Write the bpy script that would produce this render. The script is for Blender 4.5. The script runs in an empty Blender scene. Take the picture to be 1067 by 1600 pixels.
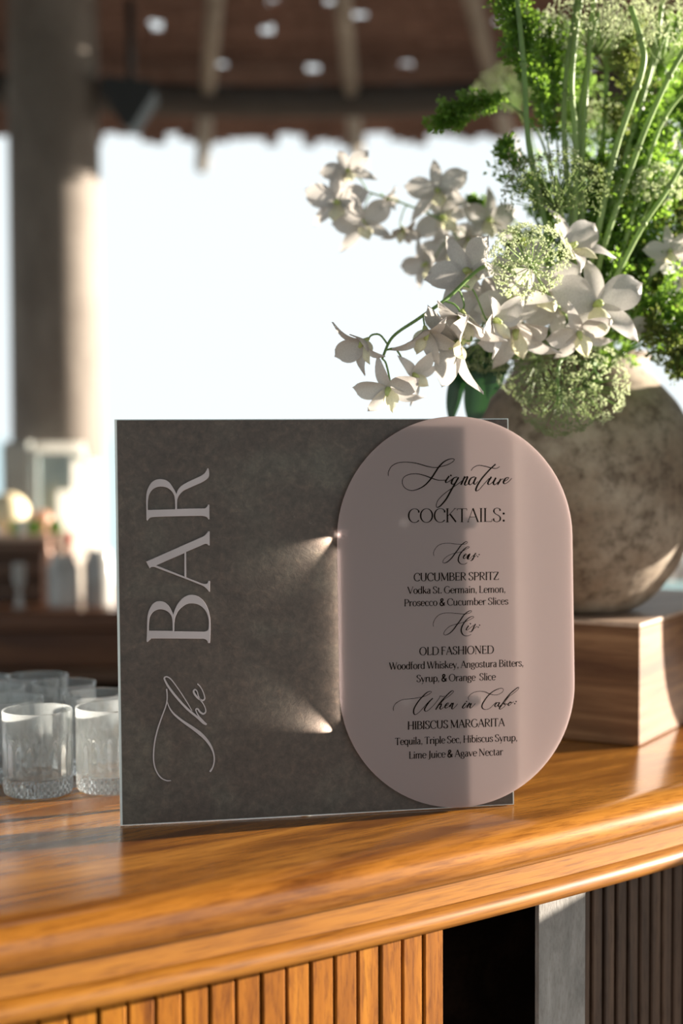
import bpy, math, random
from mathutils import Vector, Matrix, Quaternion, noise
random.seed(7)
scene = bpy.context.scene
COL = scene.collection
# ------------------------------------------------------------------ camera
F, CX, CY = 2400.0, 533.5, 800.0
EYE = 1.5
PITCH = math.atan(120 / F)
ROLL = math.radians(0.25)
cam_data = bpy.data.cameras.new('camera')
cam = bpy.data.objects.new('camera', cam_data)
COL.objects.link(cam)
scene.camera = cam
cam_data.sensor_fit = 'VERTICAL'
cam_data.sensor_height = 36.0
cam_data.lens = F / 1600 * 36.0
cam_data.clip_start = 0.05
cam_data.clip_end = 6000
cam.matrix_world = Matrix.Translation((0, 0, EYE)) @ Matrix.Rotation(math.pi / 2 - PITCH, 4, 'X') @ Matrix.Rotation(-ROLL, 4, 'Z')
cam_data.dof.use_dof = True
cam_data.dof.focus_distance = 1.68
cam_data.dof.aperture_fstop = 2.1
# ------------------------------------------------------------------ world
world = bpy.data.worlds.new('world')
scene.world = world
world.use_nodes = True
wn = world.node_tree
wn.nodes['Background'].inputs['Color'].default_value = (0.90, 0.975, 1.0, 1)
wn.nodes['Background'].inputs['Strength'].default_value = 1.08
# ------------------------------------------------------------------ sun
SUN_AZ = math.atan2(0.325, 1.0)      # from +X towards +Y
SUN_EL = math.radians(8.0)
SUN = Vector((math.cos(SUN_AZ) * math.cos(SUN_EL), math.sin(SUN_AZ) * math.cos(SUN_EL), math.sin(SUN_EL)))
sl = bpy.data.lights.new('sun', 'SUN')
sl.energy = 24.0
sl.color = (1.0, 0.90, 0.76)
sl.angle = math.radians(0.6)
so = bpy.data.objects.new('sun', sl)
COL.objects.link(so)
so.location = (6, 2, 3)
so.rotation_mode = 'QUATERNION'
so.rotation_quaternion = SUN.to_track_quat('Z', 'Y')
# ------------------------------------------------------------------ view
scene.view_settings.view_transform = 'Standard'
scene.view_settings.look = 'None'
scene.view_settings.gamma = 1
scene.view_settings.use_curve_mapping = False
scene.view_settings.exposure = 0.0

# ------------------------------------------------------------------ pixel rays
def ray(x, y):
    u = (x - CX) / F
    v = -(y - CY) / F
    c, s = math.cos(ROLL), math.sin(ROLL)
    u, v = c * u + s * v, -s * u + c * v
    return Vector((u, math.cos(PITCH) + v * math.sin(PITCH), -math.sin(PITCH) + v * math.cos(PITCH)))
O = Vector((0, 0, EYE))
def atZ(x, y, z):
    d = ray(x, y)
    return O + d * ((z - EYE) / d.z)
def atY(x, y, Y):
    d = ray(x, y)
    return O + d * (Y / d.y)

# ------------------------------------------------------------------ object helpers
ORG = {}
def link(name, me, parent=None, loc=None):
    o = bpy.data.objects.new(name, me)
    COL.objects.link(o)
    if parent is not None:
        o.parent = parent
        ORG[o] = ORG[parent]
    else:
        L = Vector(loc) if loc is not None else Vector((0, 0, 0))
        o.location = L
        ORG[o] = L.copy()
    return o
def tag(o, label=None, cat=None, group=None, kind=None):
    if label: o['label'] = label
    if cat: o['category'] = cat
    if group: o['group'] = group
    if kind: o['kind'] = kind
    return o
def thing(name, label, cat, loc, group=None):
    return tag(link(name, None, None, loc), label, cat, group)
def mesh(name, verts, faces, mat=None, parent=None, loc=None, smooth=True, uv=None):
    """verts in world coordinates; the object origin is the parent's or loc"""
    L = ORG[parent] if parent is not None else (Vector(loc) if loc is not None else Vector((0, 0, 0)))
    me = bpy.data.meshes.new(name)
    me.from_pydata([tuple(Vector(v) - L) for v in verts], [], faces)
    me.update()
    if smooth:
        me.polygons.foreach_set('use_smooth', [True] * len(me.polygons))
    if mat: me.materials.append(mat)
    return link(name, me, parent, loc)
class MB:
    def __init__(s): s.v = []; s.f = []
    def add(s, vs, fs):
        n = len(s.v)
        s.v += [Vector(v) for v in vs]
        s.f += [tuple(i + n for i in f) for f in fs]
        return s
    def box(s, c, size, rot=None, bev=0.0):
        x, y, z = [k / 2 for k in size]
        c = Vector(c)
        if bev <= 0:
            vs = [Vector((a * x, b * y, d * z)) for d in (-1, 1) for b in (-1, 1) for a in (-1, 1)]
            fs = [(0, 2, 3, 1), (4, 5, 7, 6), (0, 1, 5, 4), (2, 6, 7, 3), (0, 4, 6, 2), (1, 3, 7, 5)]
        else:
            b_ = bev
            vs = []; idx = {}
            for sx in (-1, 1):
                for sy in (-1, 1):
                    for sz in (-1, 1):
                        for ax in range(3):
                            p = [sx * x, sy * y, sz * z]
                            for k, sg in enumerate((sx, sy, sz)):
                                if k != ax: p[k] -= sg * b_
                            idx[(sx, sy, sz, ax)] = len(vs)
                            vs.append(Vector(p))
            fs = []
            for ax in range(3):
                o1, o2 = [k for k in range(3) if k != ax]
                for sg in (-1, 1):
                    q = []
                    for a, b in ((-1, -1), (1, -1), (1, 1), (-1, 1)):
                        t = [0, 0, 0]; t[ax] = sg; t[o1] = a; t[o2] = b
                        q.append(idx[(t[0], t[1], t[2], ax)])
                    fs.append(tuple(q))
                for a in (-1, 1):
                    for b in (-1, 1):
                        q = []
                        for (sg, w) in ((-1, o1), (1, o1), (1, o2), (-1, o2)):
                            t = [0, 0, 0]; t[ax] = sg; t[o1] = a; t[o2] = b
                            q.append(idx[(t[0], t[1], t[2], w)])
                        fs.append(tuple(q))
            for sx in (-1, 1):
                for sy in (-1, 1):
                    for sz in (-1, 1):
                        fs.append(tuple(idx[(sx, sy, sz, a)] for a in range(3)))
        if rot is not None: vs = [rot @ v for v in vs]
        return s.add([v + c for v in vs], fs)
    def tube(s, pts, rad, n=8, cap=True):
        pts = [Vector(p) for p in pts]
        if not hasattr(rad, '__len__'): rad = [rad] * len(pts)
        vs = []; fs = []
        up = None
        for i, p in enumerate(pts):
            t = (pts[min(i + 1, len(pts) - 1)] - pts[max(i - 1, 0)])
            t = t.normalized() if t.length > 1e-9 else Vector((0, 0, 1))
            if up is None:
                up = t.orthogonal().normalized()
            else:
                up = (up - t * up.dot(t))
                up = up.normalized() if up.length > 1e-6 else t.orthogonal().normalized()
            b = t.cross(up)
            for k in range(n):
                a = 2 * math.pi * k / n
                vs.append(p + (up * math.cos(a) + b * math.sin(a)) * rad[i])
        for i in range(len(pts) - 1):
            for k in range(n):
                k2 = (k + 1) % n
                fs.append((i * n + k, i * n + k2, (i + 1) * n + k2, (i + 1) * n + k))
        if cap:
            fs.append(tuple(range(n - 1, -1, -1)))
            m = (len(pts) - 1) * n
            fs.append(tuple(m + k for k in range(n)))
        return s.add(vs, fs)
    def lathe(s, c, prof, n=48, mod=None):
        """prof: list of (r,z); closed at r=0 ends"""
        c = Vector(c); vs = []; fs = []
        for j, (r, z) in enumerate(prof):
            for k in range(n):
                a = 2 * math.pi * k / n
                rr = r + (mod(j, a, r, z) if mod else 0)
                vs.append(c + Vector((rr * math.cos(a), rr * math.sin(a), z)))
        for j in range(len(prof) - 1):
            for k in range(n):
                k2 = (k + 1) % n
                fs.append((j * n + k, j * n + k2, (j + 1) * n + k2, (j + 1) * n + k))
        return s.add(vs, fs)
    def ball(s, c, r, n=10, m=7, sq=(1, 1, 1)):
        pr = [(max(1e-4, r * math.sin(math.pi * i / m)), -r * math.cos(math.pi * i / m)) for i in range(m + 1)]
        k = len(s.v)
        s.lathe((0, 0, 0), pr, n)
        for i in range(k, len(s.v)):
            v = s.v[i]
            s.v[i] = Vector((v.x * sq[0], v.y * sq[1], v.z * sq[2])) + Vector(c)
        return s
    def build(s, name, mat, parent=None, loc=None, smooth=True):
        return mesh(name, s.v, s.f, mat, parent, loc, smooth)
def autosmooth(o, deg=35):
    me = o.data
    me.update()
    import bmesh
    bm = bmesh.new(); bm.from_mesh(me)
    bmesh.ops.recalc_face_normals(bm, faces=bm.faces)
    for e in bm.edges:
        if len(e.link_faces) == 2 and e.calc_face_angle(0) > math.radians(deg): e.smooth = False
    bm.to_mesh(me); bm.free()
    return o
def fixn(o):
    return autosmooth(o, 60)
def smoothpts(pts, sub=8):
    """Catmull-Rom through points (tuples of any dimension)"""
    P = [Vector(p) for p in pts]
    if len(P) < 3: return P
    out = []
    for i in range(len(P) - 1):
        p0 = P[i - 1] if i > 0 else P[0] * 2 - P[1]
        p1, p2 = P[i], P[i + 1]
        p3 = P[i + 2] if i + 2 < len(P) else P[-1] * 2 - P[-2]
        for k in range(sub):
            t = k / sub
            out.append(0.5 * ((2 * p1) + (p2 - p0) * t + (2 * p0 - 5 * p1 + 4 * p2 - p3) * t * t + (3 * p1 - p0 - 3 * p2 + p3) * t ** 3))
    out.append(P[-1])
    return out

# ------------------------------------------------------------------ materials
def new_mat(name):
    m = bpy.data.materials.new(name); m.use_nodes = True
    nt = m.node_tree
    return m, nt, nt.nodes['Principled BSDF']
def N(nt, t, **kw):
    n = nt.nodes.new(t)
    for k, v in kw.items():
        if k in n.inputs.keys(): n.inputs[k].default_value = v
        else: setattr(n, k, v)
    return n
def ramp(nt, fac, stops):
    r = nt.nodes.new('ShaderNodeValToRGB')
    e = r.color_ramp.elements
    while len(e) < len(stops): e.new(0.5)
    for i, (p, c) in enumerate(stops):
        e[i].position = p
        e[i].color = (c[0], c[1], c[2], 1)
    nt.links.new(fac, r.inputs['Fac'])
    return r.outputs['Color']
def coords(nt, scale=(1, 1, 1), rot=(0, 0, 0), world_space=False):
    if world_space:
        g = nt.nodes.new('ShaderNodeNewGeometry'); out = g.outputs['Position']
    else:
        g = nt.nodes.new('ShaderNodeTexCoord'); out = g.outputs['Object']
    mp = nt.nodes.new('ShaderNodeMapping')
    mp.vector_type = 'POINT'
    mp.inputs['Rotation'].default_value = rot
    mp2 = nt.nodes.new('ShaderNodeMapping')
    mp2.inputs['Scale'].default_value = scale
    nt.links.new(out, mp.inputs['Vector']); nt.links.new(mp.outputs[0], mp2.inputs['Vector'])
    return mp2.outputs[0]
def noise_fac(nt, vec, scale, detail=4, rough=0.55, dist=0.0):
    n = N(nt, 'ShaderNodeTexNoise')
    n.inputs['Scale'].default_value = scale
    n.inputs['Detail'].default_value = detail
    n.inputs['Roughness'].default_value = rough
    n.inputs['Distortion'].default_value = dist
    nt.links.new(vec, n.inputs['Vector'])
    return n.outputs['Fac']
def bump(nt, bsdf, fac, strength, dist=0.002):
    b = N(nt, 'ShaderNodeBump')
    b.inputs['Strength'].default_value = strength
    b.inputs['Distance'].default_value = dist
    nt.links.new(fac, b.inputs['Height']); nt.links.new(b.outputs[0], bsdf.inputs['Normal'])
def plain(name, col, rough=0.5, metal=0.0, **kw):
    m, nt, b = new_mat(name)
    b.inputs['Roughness'].default_value = rough
    b.inputs['Metallic'].default_value = metal
    for k, v in kw.items(): b.inputs[k].default_value = v
    f = noise_fac(nt, coords(nt), 14, 3)
    c = ramp(nt, f, [(0.3, [x * 0.86 for x in col]), (0.7, [min(1, x * 1.1) for x in col])])
    nt.links.new(c, b.inputs['Base Color'])
    return m
def wood(name, c0, c1, c2, rough=0.3, coat=0.0, rot=(0, 0, 0), scale=(1.5, 22, 22), bmp=0.15, pores=True, world_space=True, spots=None, spec=0.5):
    m, nt, b = new_mat(name)
    b.inputs['Specular IOR Level'].default_value = spec
    v = coords(nt, scale, rot, world_space)
    f1 = noise_fac(nt, v, 1.0, 6, 0.6, 1.1)
    v2 = coords(nt, [scale[0] * 5, scale[1] * 9, scale[2] * 9], rot, world_space)
    f2 = noise_fac(nt, v2, 1.6, 4, 0.65, 0.2)
    c = ramp(nt, f1, [(0.30, c0), (0.5, c1), (0.70, c2)])
    cp = ramp(nt, f2, [(0.33, (0.45, 0.36, 0.30)), (0.52, (1, 1, 1))])
    mx = N(nt, 'ShaderNodeMix', data_type='RGBA', blend_type='MULTIPLY')
    mx.inputs[0].default_value = 0.75 if pores else 0.3
    nt.links.new(c, mx.inputs[6]); nt.links.new(cp, mx.inputs[7])
    out = mx.outputs[2]
    if spots:
        f3 = noise_fac(nt, coords(nt, (spots[0],) * 3, (0, 0, 0), world_space), 1.0, 5, 0.7)
        s = ramp(nt, f3, [(spots[1], (0, 0, 0)), (spots[1] + 0.08, (1, 1, 1))])
        m2 = N(nt, 'ShaderNodeMix', data_type='RGBA')
        nt.links.new(s, m2.inputs[0]); nt.links.new(out, m2.inputs[6]); m2.inputs[7].default_value = (*spots[2], 1)
        out = m2.outputs[2]
    nt.links.new(out, b.inputs['Base Color'])
    b.inputs['Roughness'].default_value = rough
    b.inputs['Coat Weight'].default_value = coat
    b.inputs['Coat Roughness'].default_value = 0.12
    if bmp: bump(nt, b, f2, bmp, 0.0012)
    return m
M = {}
GR = math.radians(-36)
M['counter'] = wood('varnished_counter', (0.13, 0.042, 0.007), (0.29, 0.110, 0.015), (0.44, 0.185, 0.030), 0.24, 0.35, (0, 0, GR), (2.2, 20, 20), 0.10)
M['fascia'] = wood('fascia_wood', (0.18, 0.062, 0.006), (0.28, 0.105, 0.010), (0.36, 0.15, 0.018), 0.4, 0.2, (0, 0, GR), (1.6, 14, 30), 0.14)
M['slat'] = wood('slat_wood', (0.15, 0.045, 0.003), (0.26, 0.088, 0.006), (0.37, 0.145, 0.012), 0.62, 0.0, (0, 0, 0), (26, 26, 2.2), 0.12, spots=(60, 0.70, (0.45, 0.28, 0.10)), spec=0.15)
M['slat_shaded'] = wood('shaded_slat_wood', (0.03, 0.015, 0.009), (0.065, 0.034, 0.020), (0.11, 0.062, 0.038), 0.5, 0.0, (0, 0, 0), (26, 26, 2.2), 0.12, spec=0.25)  # darker copy of the slat wood, shade right of the post put into the colour
M['post_grey'] = wood('weathered_post_wood', (0.16, 0.15, 0.14), (0.24, 0.225, 0.21), (0.34, 0.32, 0.30), 0.8, 0.0, (0, 0, 0), (30, 30, 8), 0.5, pores=False)
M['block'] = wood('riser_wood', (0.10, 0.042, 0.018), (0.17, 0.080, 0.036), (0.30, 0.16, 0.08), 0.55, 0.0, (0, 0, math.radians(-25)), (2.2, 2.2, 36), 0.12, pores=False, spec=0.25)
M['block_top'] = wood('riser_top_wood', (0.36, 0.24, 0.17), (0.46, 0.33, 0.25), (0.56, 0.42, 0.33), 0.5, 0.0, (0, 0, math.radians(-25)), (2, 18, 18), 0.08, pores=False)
M['backbar'] = wood('back_bar_wood', (0.07, 0.025, 0.010), (0.13, 0.05, 0.02), (0.2, 0.085, 0.035), 0.4, 0.2, (0, 0, 0), (1.5, 14, 14), 0.1)
M['shade_wood'] = wood('shade_darkened_wood', (0.010, 0.006, 0.004), (0.02, 0.012, 0.008), (0.034, 0.02, 0.013), 0.7, 0, (0, 0, 0), (2, 14, 14), 0.1, spec=0.08)  # near-black: shade of the recess and hidden panels is put into the colour
M['crate'] = wood('crate_wood', (0.06, 0.028, 0.013), (0.10, 0.05, 0.026), (0.15, 0.08, 0.045), 0.6, 0, (0, 0, 0), (2, 14, 14), 0.1)

# sign board: dark stone-look laminate
m, nt, b = new_mat('sign_board_laminate')
v = coords(nt, (1, 1, 1), (0, 0, 0), True)
f1 = noise_fac(nt, v, 9, 8, 0.62, 0.6); f2 = noise_fac(nt, v, 120, 5, 0.7, 0.4)
c1 = ramp(nt, f1, [(0.3, (0.056, 0.036, 0.025)), (0.5, (0.074, 0.052, 0.038)), (0.72, (0.098, 0.084, 0.062))])
c2 = ramp(nt, f2, [(0.35, (0.66, 0.65, 0.64)), (0.55, (1, 1, 1)), (0.72, (1.5, 1.45, 1.38))])
mx = N(nt, 'ShaderNodeMix', data_type='RGBA', blend_type='MULTIPLY'); mx.inputs[0].default_value = 1
nt.links.new(c1, mx.inputs[6]); nt.links.new(c2, mx.inputs[7])
vs_ = coords(nt, (60, 60, 16), (0.5, 0.2, 0.7), True)
f3 = noise_fac(nt, vs_, 5, 4, 0.8, 2.5)
s3 = ramp(nt, f3, [(0.655, (0, 0, 0)), (0.72, (1, 1, 1))])
m2 = N(nt, 'ShaderNodeMix', data_type='RGBA'); nt.links.new(s3, m2.inputs[0]); nt.links.new(mx.outputs[2], m2.inputs[6]); m2.inputs[7].default_value = (0.17, 0.145, 0.12, 1)
nt.links.new(m2.outputs[2], b.inputs['Base Color'])
b.inputs['Roughness'].default_value = 0.5
bump(nt, b, f2, 0.35, 0.0008)
M['board'] = m
M['board_edge'] = plain('acrylic_board_edge', (0.74, 0.80, 0.77), 0.25)

def frosted(name, col, trans, rough, trl=0.35):
    m, nt, b = new_mat(name)
    b.inputs['Base Color'].default_value = (*col, 1)
    b.inputs['Roughness'].default_value = rough
    b.inputs['Transmission Weight'].default_value = trans
    b.inputs['IOR'].default_value = 1.3
    t = N(nt, 'ShaderNodeBsdfTranslucent'); t.inputs['Color'].default_value = tuple(min(1, x * 1.6) for x in col) + (1,)
    mxs = nt.nodes.new('ShaderNodeMixShader'); mxs.inputs[0].default_value = trl
    out = nt.nodes['Material Output']
    nt.links.new(b.outputs[0], mxs.inputs[1]); nt.links.new(t.outputs[0], mxs.inputs[2]); nt.links.new(mxs.outputs[0], out.inputs['Surface'])
    f = noise_fac(nt, coords(nt, (1, 1, 1)), 900, 2)
    bump(nt, b, f, 0.06, 0.0003)
    return m
M['frost'] = frosted('frosted_acrylic', (0.50, 0.43, 0.42), 0.25, 0.6, 0.50)
M['letter'] = plain('milky_acrylic_letters', (0.43, 0.375, 0.375), 0.35)
M['ink'] = plain('dark_brown_ink', (0.009, 0.005, 0.003), 0.9)
M['ink'].node_tree.nodes['Principled BSDF'].inputs['Specular IOR Level'].default_value = 0.05

def glassmat(name, col=(1, 1, 1), rough=0.0, ior=1.47, light_haze=0.0):
    m, nt, b = new_mat(name)
    b.inputs['Base Color'].default_value = (*col, 1)
    b.inputs['Roughness'].default_value = rough
    b.inputs['Transmission Weight'].default_value = 1.0
    b.inputs['IOR'].default_value = ior
    f = noise_fac(nt, coords(nt, (1, 1, 1)), 60, 2)
    bump(nt, b, f, 0.03, 0.0006)
    if light_haze:  # white translucent share stands in for sunlight refracted in the glass
        t = N(nt, 'ShaderNodeBsdfTranslucent'); t.inputs['Color'].default_value = (0.9, 0.93, 0.93, 1)
        mxs = nt.nodes.new('ShaderNodeMixShader'); mxs.inputs[0].default_value = light_haze
        nt.links.new(b.outputs[0], mxs.inputs[1]); nt.links.new(t.outputs[0], mxs.inputs[2]); nt.links.new(mxs.outputs[0], nt.nodes['Material Output'].inputs['Surface'])
    return m
M['glass'] = glassmat('clear_tumbler_glass', (0.97, 0.99, 0.99), 0.0, 1.5, 0.14)
M['glass_b'] = glassmat('pale_blue_glass', (0.72, 0.9, 0.93), 0.12)
M['liquid'] = plain('orange_drink', (0.42, 0.13, 0.03), 0.2)

# clay vase
m, nt, b = new_mat('aged_clay')
v = coords(nt, (1, 1, 1))
f1 = noise_fac(nt, v, 8, 7, 0.65, 0.0); f2 = noise_fac(nt, v, 38, 7, 0.75, 0.0)
c1 = ramp(nt, f1, [(0.32, (0.15, 0.095, 0.062)), (0.5, (0.24, 0.185, 0.135)), (0.68, (0.34, 0.285, 0.225))])
c2 = ramp(nt, f2, [(0.38, (0.38, 0.33, 0.28)), (0.5, (0.92, 0.9, 0.88)), (0.62, (1.15, 1.13, 1.10))])
mx = N(nt, 'ShaderNodeMix', data_type='RGBA', blend_type='MULTIPLY'); mx.inputs[0].default_value = 0.9
nt.links.new(c1, mx.inputs[6]); nt.links.new(c2, mx.inputs[7]); nt.links.new(mx.outputs[2], b.inputs['Base Color'])
b.inputs['Roughness'].default_value = 0.75
bump(nt, b, f2, 0.35, 0.003)
M['clay'] = m

def petalmat(name, col, tcol, mix=0.45, rough=0.45, nscale=40):
    m, nt, b = new_mat(name)
    f = noise_fac(nt, coords(nt), nscale, 3)
    c = ramp(nt, f, [(0.3, [x * 0.84 for x in col]), (0.7, [min(1, x * 1.12) for x in col])])
    nt.links.new(c, b.inputs['Base Color']); b.inputs['Roughness'].default_value = rough
    t = N(nt, 'ShaderNodeBsdfTranslucent')
    c2 = ramp(nt, f, [(0.3, [x * 0.84 for x in tcol]), (0.7, [min(1, x * 1.12) for x in tcol])])
    nt.links.new(c2, t.inputs['Color'])
    mxs = nt.nodes.new('ShaderNodeMixShader'); mxs.inputs[0].default_value = mix
    nt.links.new(b.outputs[0], mxs.inputs[1]); nt.links.new(t.outputs[0], mxs.inputs[2])
    nt.links.new(mxs.outputs[0], nt.nodes['Material Output'].inputs['Surface'])
    return m
M['petal'] = petalmat('white_petal', (0.66, 0.63, 0.61), (0.50, 0.47, 0.44), 0.42)
M['lip'] = petalmat('cream_lip', (0.78, 0.76, 0.60), (0.7, 0.68, 0.45), 0.4)
M['column'] = petalmat('lime_column', (0.55, 0.62, 0.25), (0.5, 0.6, 0.15), 0.3)
M['stem'] = petalmat('fresh_stem', (0.20, 0.33, 0.10), (0.20, 0.38, 0.06), 0.3)
M['stem_pale'] = petalmat('pale_stem', (0.28, 0.40, 0.13), (0.28, 0.44, 0.09), 0.3)
M['stem_dark'] = petalmat('dark_stem', (0.05, 0.12, 0.035), (0.05, 0.14, 0.02), 0.2)
M['leaf_small'] = petalmat('small_leaf_green', (0.09, 0.19, 0.035), (0.26, 0.44, 0.05), 0.5, 0.32)
M['leaf_olive'] = petalmat('small_leaf_olive', (0.13, 0.15, 0.05), (0.26, 0.32, 0.07), 0.5, 0.4)
M['leaf_fern'] = petalmat('feathery_green', (0.16, 0.28, 0.08), (0.32, 0.5, 0.10), 0.5, 0.5)
M['leaf_big'] = petalmat('broad_leaf_green', (0.018, 0.055, 0.022), (0.02, 0.075, 0.015), 0.25, 0.35, 12)
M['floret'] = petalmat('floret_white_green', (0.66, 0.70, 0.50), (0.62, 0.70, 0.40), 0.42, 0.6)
M['floret_shaded'] = petalmat('floret_shaded_green', (0.25, 0.29, 0.17), (0.25, 0.32, 0.12), 0.42, 0.6)  # darker floret copy, shade on the dim umbels put into the colour

M['thatch'] = wood('palm_thatch', (0.11, 0.062, 0.048), (0.19, 0.11, 0.085), (0.30, 0.19, 0.15), 0.9, 0, (0, 0, 0), (3, 30, 60), 0.6)
M['rafter'] = wood('rafter_wood', (0.17, 0.15, 0.125), (0.27, 0.24, 0.20), (0.36, 0.33, 0.28), 0.8, 0, (0, 0, 0), (14, 3, 14), 0.3, pores=False)
M['beam'] = plain('dark_beam', (0.055, 0.045, 0.038), 0.7)
M['pillar'] = wood('pillar_render', (0.13, 0.105, 0.085), (0.175, 0.145, 0.12), (0.22, 0.185, 0.155), 0.8, 0, (0, 0, 0), (6, 6, 3), 0.1, pores=False)
M['speaker'] = plain('black_speaker', (0.02, 0.02, 0.02), 0.6)
M['floor'] = plain('warm_stone_floor', (0.24, 0.19, 0.15), 0.6)
M['sea'] = plain('hazy_sea', (0.36, 0.56, 0.64), 0.3)
M['milk'] = petalmat('milky_translucent_glass', (0.8, 0.79, 0.76), (0.9, 0.88, 0.84), 0.7, 0.3)
M['white'] = plain('white_ceramic', (0.82, 0.80, 0.77), 0.3)
M['cream'] = plain('cream_fruit', (0.80, 0.68, 0.45), 0.5)
M['lime'] = plain('lime_skin', (0.22, 0.42, 0.06), 0.4)
M['onion'] = plain('russet_skin', (0.50, 0.27, 0.18), 0.5)
M['jar'] = plain('milky_jar', (0.40, 0.39, 0.37), 0.2)
M['red'] = plain('red_cap', (0.45, 0.05, 0.03), 0.4)
M['cloth'] = plain('pale_blue_cloth', (0.36, 0.58, 0.64), 0.8)
M['panel_grey'] = plain('grey_panel', (0.30, 0.31, 0.29), 0.7)
M['steel'] = plain('brushed_steel', (0.55, 0.55, 0.53), 0.3, 1.0)

# ------------------------------------------------------------------ structure
COUNTER_Z = 1.08
C0 = Vector((-2.606, 5.333)); RB = 4.64       # curved bar front, seen from outside
def ringpt(off, a, z):
    r = RB + off
    return Vector((C0.x + r * math.cos(a), C0.y + r * math.sin(a), z))
def sweep(mb, prof, a0, a1, n=90, close=True):
    vs = []; fs = []; k = len(prof)
    for i in range(n + 1):
        a = a0 + (a1 - a0) * i / n
        for off, z in prof: vs.append(ringpt(off, a, z))
    for i in range(n):
        for j in range(k if close else k - 1):
            j2 = (j + 1) % k
            fs.append((i * k + j, i * k + j2, (i + 1) * k + j2, (i + 1) * k + j))
    if close:
        fs.append(tuple(range(k))[::-1]); fs.append(tuple(n * k + j for j in range(k)))
    return mb.add(vs, fs)
def ang_at(px, py, off):
    d = ray(px, py)
    o2 = Vector((O.x - C0.x, O.y - C0.y)); d2 = Vector((d.x, d.y)); r = RB + off
    A = d2.dot(d2); B = 2 * o2.dot(d2); Cc = o2.dot(o2) - r * r
    t = (-B - math.sqrt(B * B - 4 * A * Cc)) / (2 * A)
    p = o2 + d2 * t
    return math.atan2(p.y, p.x)

tag(MB().box((0, 4, -0.05), (24, 20, 0.1)).build('floor', M['floor'], smooth=False), kind='structure')
tag(MB().box((0, 1000, -4.05), (6000, 5000, 0.1)).build('sea', M['sea'], smooth=False), 'hazy pale blue sea beyond the terrace', kind='structure')

# palapa roof: cone of lapped thatch courses with gaps
RC = Vector((-0.1, 2.6)); RR = 2.95; RZ = 2.645; SL = 0.30
def roofpt(r, a, dz=0.0):
    return Vector((RC.x + r * math.cos(a), RC.y + r * math.sin(a), RZ + (RR - r) * SL + dz))
roof = tag(link('ceiling', None, None, (RC.x, RC.y, RZ)), 'underside of the round thatched palm roof', kind='structure')
rng = random.Random(3)
mb = MB()
r = RR + 0.10; row = 0
while r > 0.3:
    rn = r - 0.075
    nseg = max(10, int(2 * math.pi * r / 0.045))
    for k in range(nseg):
        a0 = 2 * math.pi * (k + 0.5 * (row % 2)) / nseg; a1 = a0 + 2 * math.pi / nseg * 1.03
        if rng.random() < (0.036 if row > 0 else 0.0): continue
        j = rng.uniform(-0.010, 0.010); droop = (-0.02 - rng.random() * 0.05) if row == 0 else -0.012
        p = [roofpt(r + 0.004, a0, droop + j), roofpt(r + 0.004, a1, droop + j * 0.3), roofpt(rn, a1, 0.006 + j), roofpt(rn, a0, 0.006 + j)]
        mb.add(p + [q + Vector((0, 0, 0.012)) for q in p], [(0, 1, 2, 3), (7, 6, 5, 4), (0, 4, 5, 1), (1, 5, 6, 2), (2, 6, 7, 3), (3, 7, 4, 0)])
    r = rn; row += 1
tag(mb.build('thatch', M['thatch'], roof, smooth=False), 'lapped reddish brown palm thatch', kind='stuff')
NRAF = 34
az0 = math.atan2(*(lambda p: (p.y - RC.y, p.x - RC.x))(atY(322, 200, 5.3)))
for k in range(NRAF):
    a = az0 + 2 * math.pi * k / NRAF
    MB().tube([roofpt(RR + 0.13, a, -0.13), roofpt(RR * 0.5, a, -0.10), roofpt(0.3, a, -0.08)], [0.024, 0.030, 0.034], 8).build('rafter', M['rafter'], roof)
pts = [roofpt(RR - 0.35, 2 * math.pi * k / 96, -0.135) for k in range(97)]
MB().tube(pts, 0.055, 8, cap=False).build('ring_beam', M['beam'], roof)

# pillars of the palapa
def pillar(name, x, y, r, label, h=None):
    o = MB().lathe((x, y, 0), [(0.001, 0), (r * 1.02, 0), (r, 0.05), (r * 1.0, 1.2), (r * 0.97, 2.2), (r * 0.96, 2.79), (0.001, 2.79)], 40).build(name, M['pillar'], loc=(x, y, 0))
    return tag(autosmooth(o), label, kind='structure')
pL = atY(88, 500, 4.6)
pillar('pillar', pL.x, 4.6, 0.138, 'thick round plastered pillar carrying the roof behind the back bar')

# terrace glass screen behind
# ------------------------------------------------------------------ bar
A0, A1 = math.radians(-80), math.radians(-36)
bar = thing('bar_counter', 'curved varnished hardwood bar counter carrying the sign, glasses and vase', 'bar counter', ringpt(-0.3, math.radians(-55), 0))
nose = [(0.0, 1.035), (0.008, 1.040), (0.013, 1.048), (0.014, 1.056), (0.011, 1.066), (0.003, 1.0745), (-0.010, 1.079), (-0.024, 1.080)]
prof = [(-0.90, 1.080), (-0.90, 1.035)] + nose
o = sweep(MB(), prof, A0, A1, 160).build('counter_top', M['counter'], bar)
autosmooth(o, 40)
o = sweep(MB(), [(-0.06, 1.0348), (-0.06, 1.008), (-0.012, 1.008), (-0.009, 1.010), (-0.009, 1.032), (-0.011, 1.0348)], A0, A1, 160).build('fascia_moulding', M['fascia'], bar)
autosmooth(o, 30)
o = sweep(MB(), [(-0.07, 1.0078), (-0.07, 0.984), (-0.012, 0.984), (-0.004, 0.987), (0.0, 0.993), (0.0, 1.000), (-0.004, 1.005), (-0.012, 1.0078)], A0, A1, 160).build('lower_moulding', M['fascia'], bar)
autosmooth(o, 40)
SO = -0.030
a108, a695 = ang_at(108, 1570, SO), ang_at(695, 1570, SO)
pitch = (a695 - a108) / 15
slat_w = RB * pitch * 0.885
smesh = None
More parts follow.
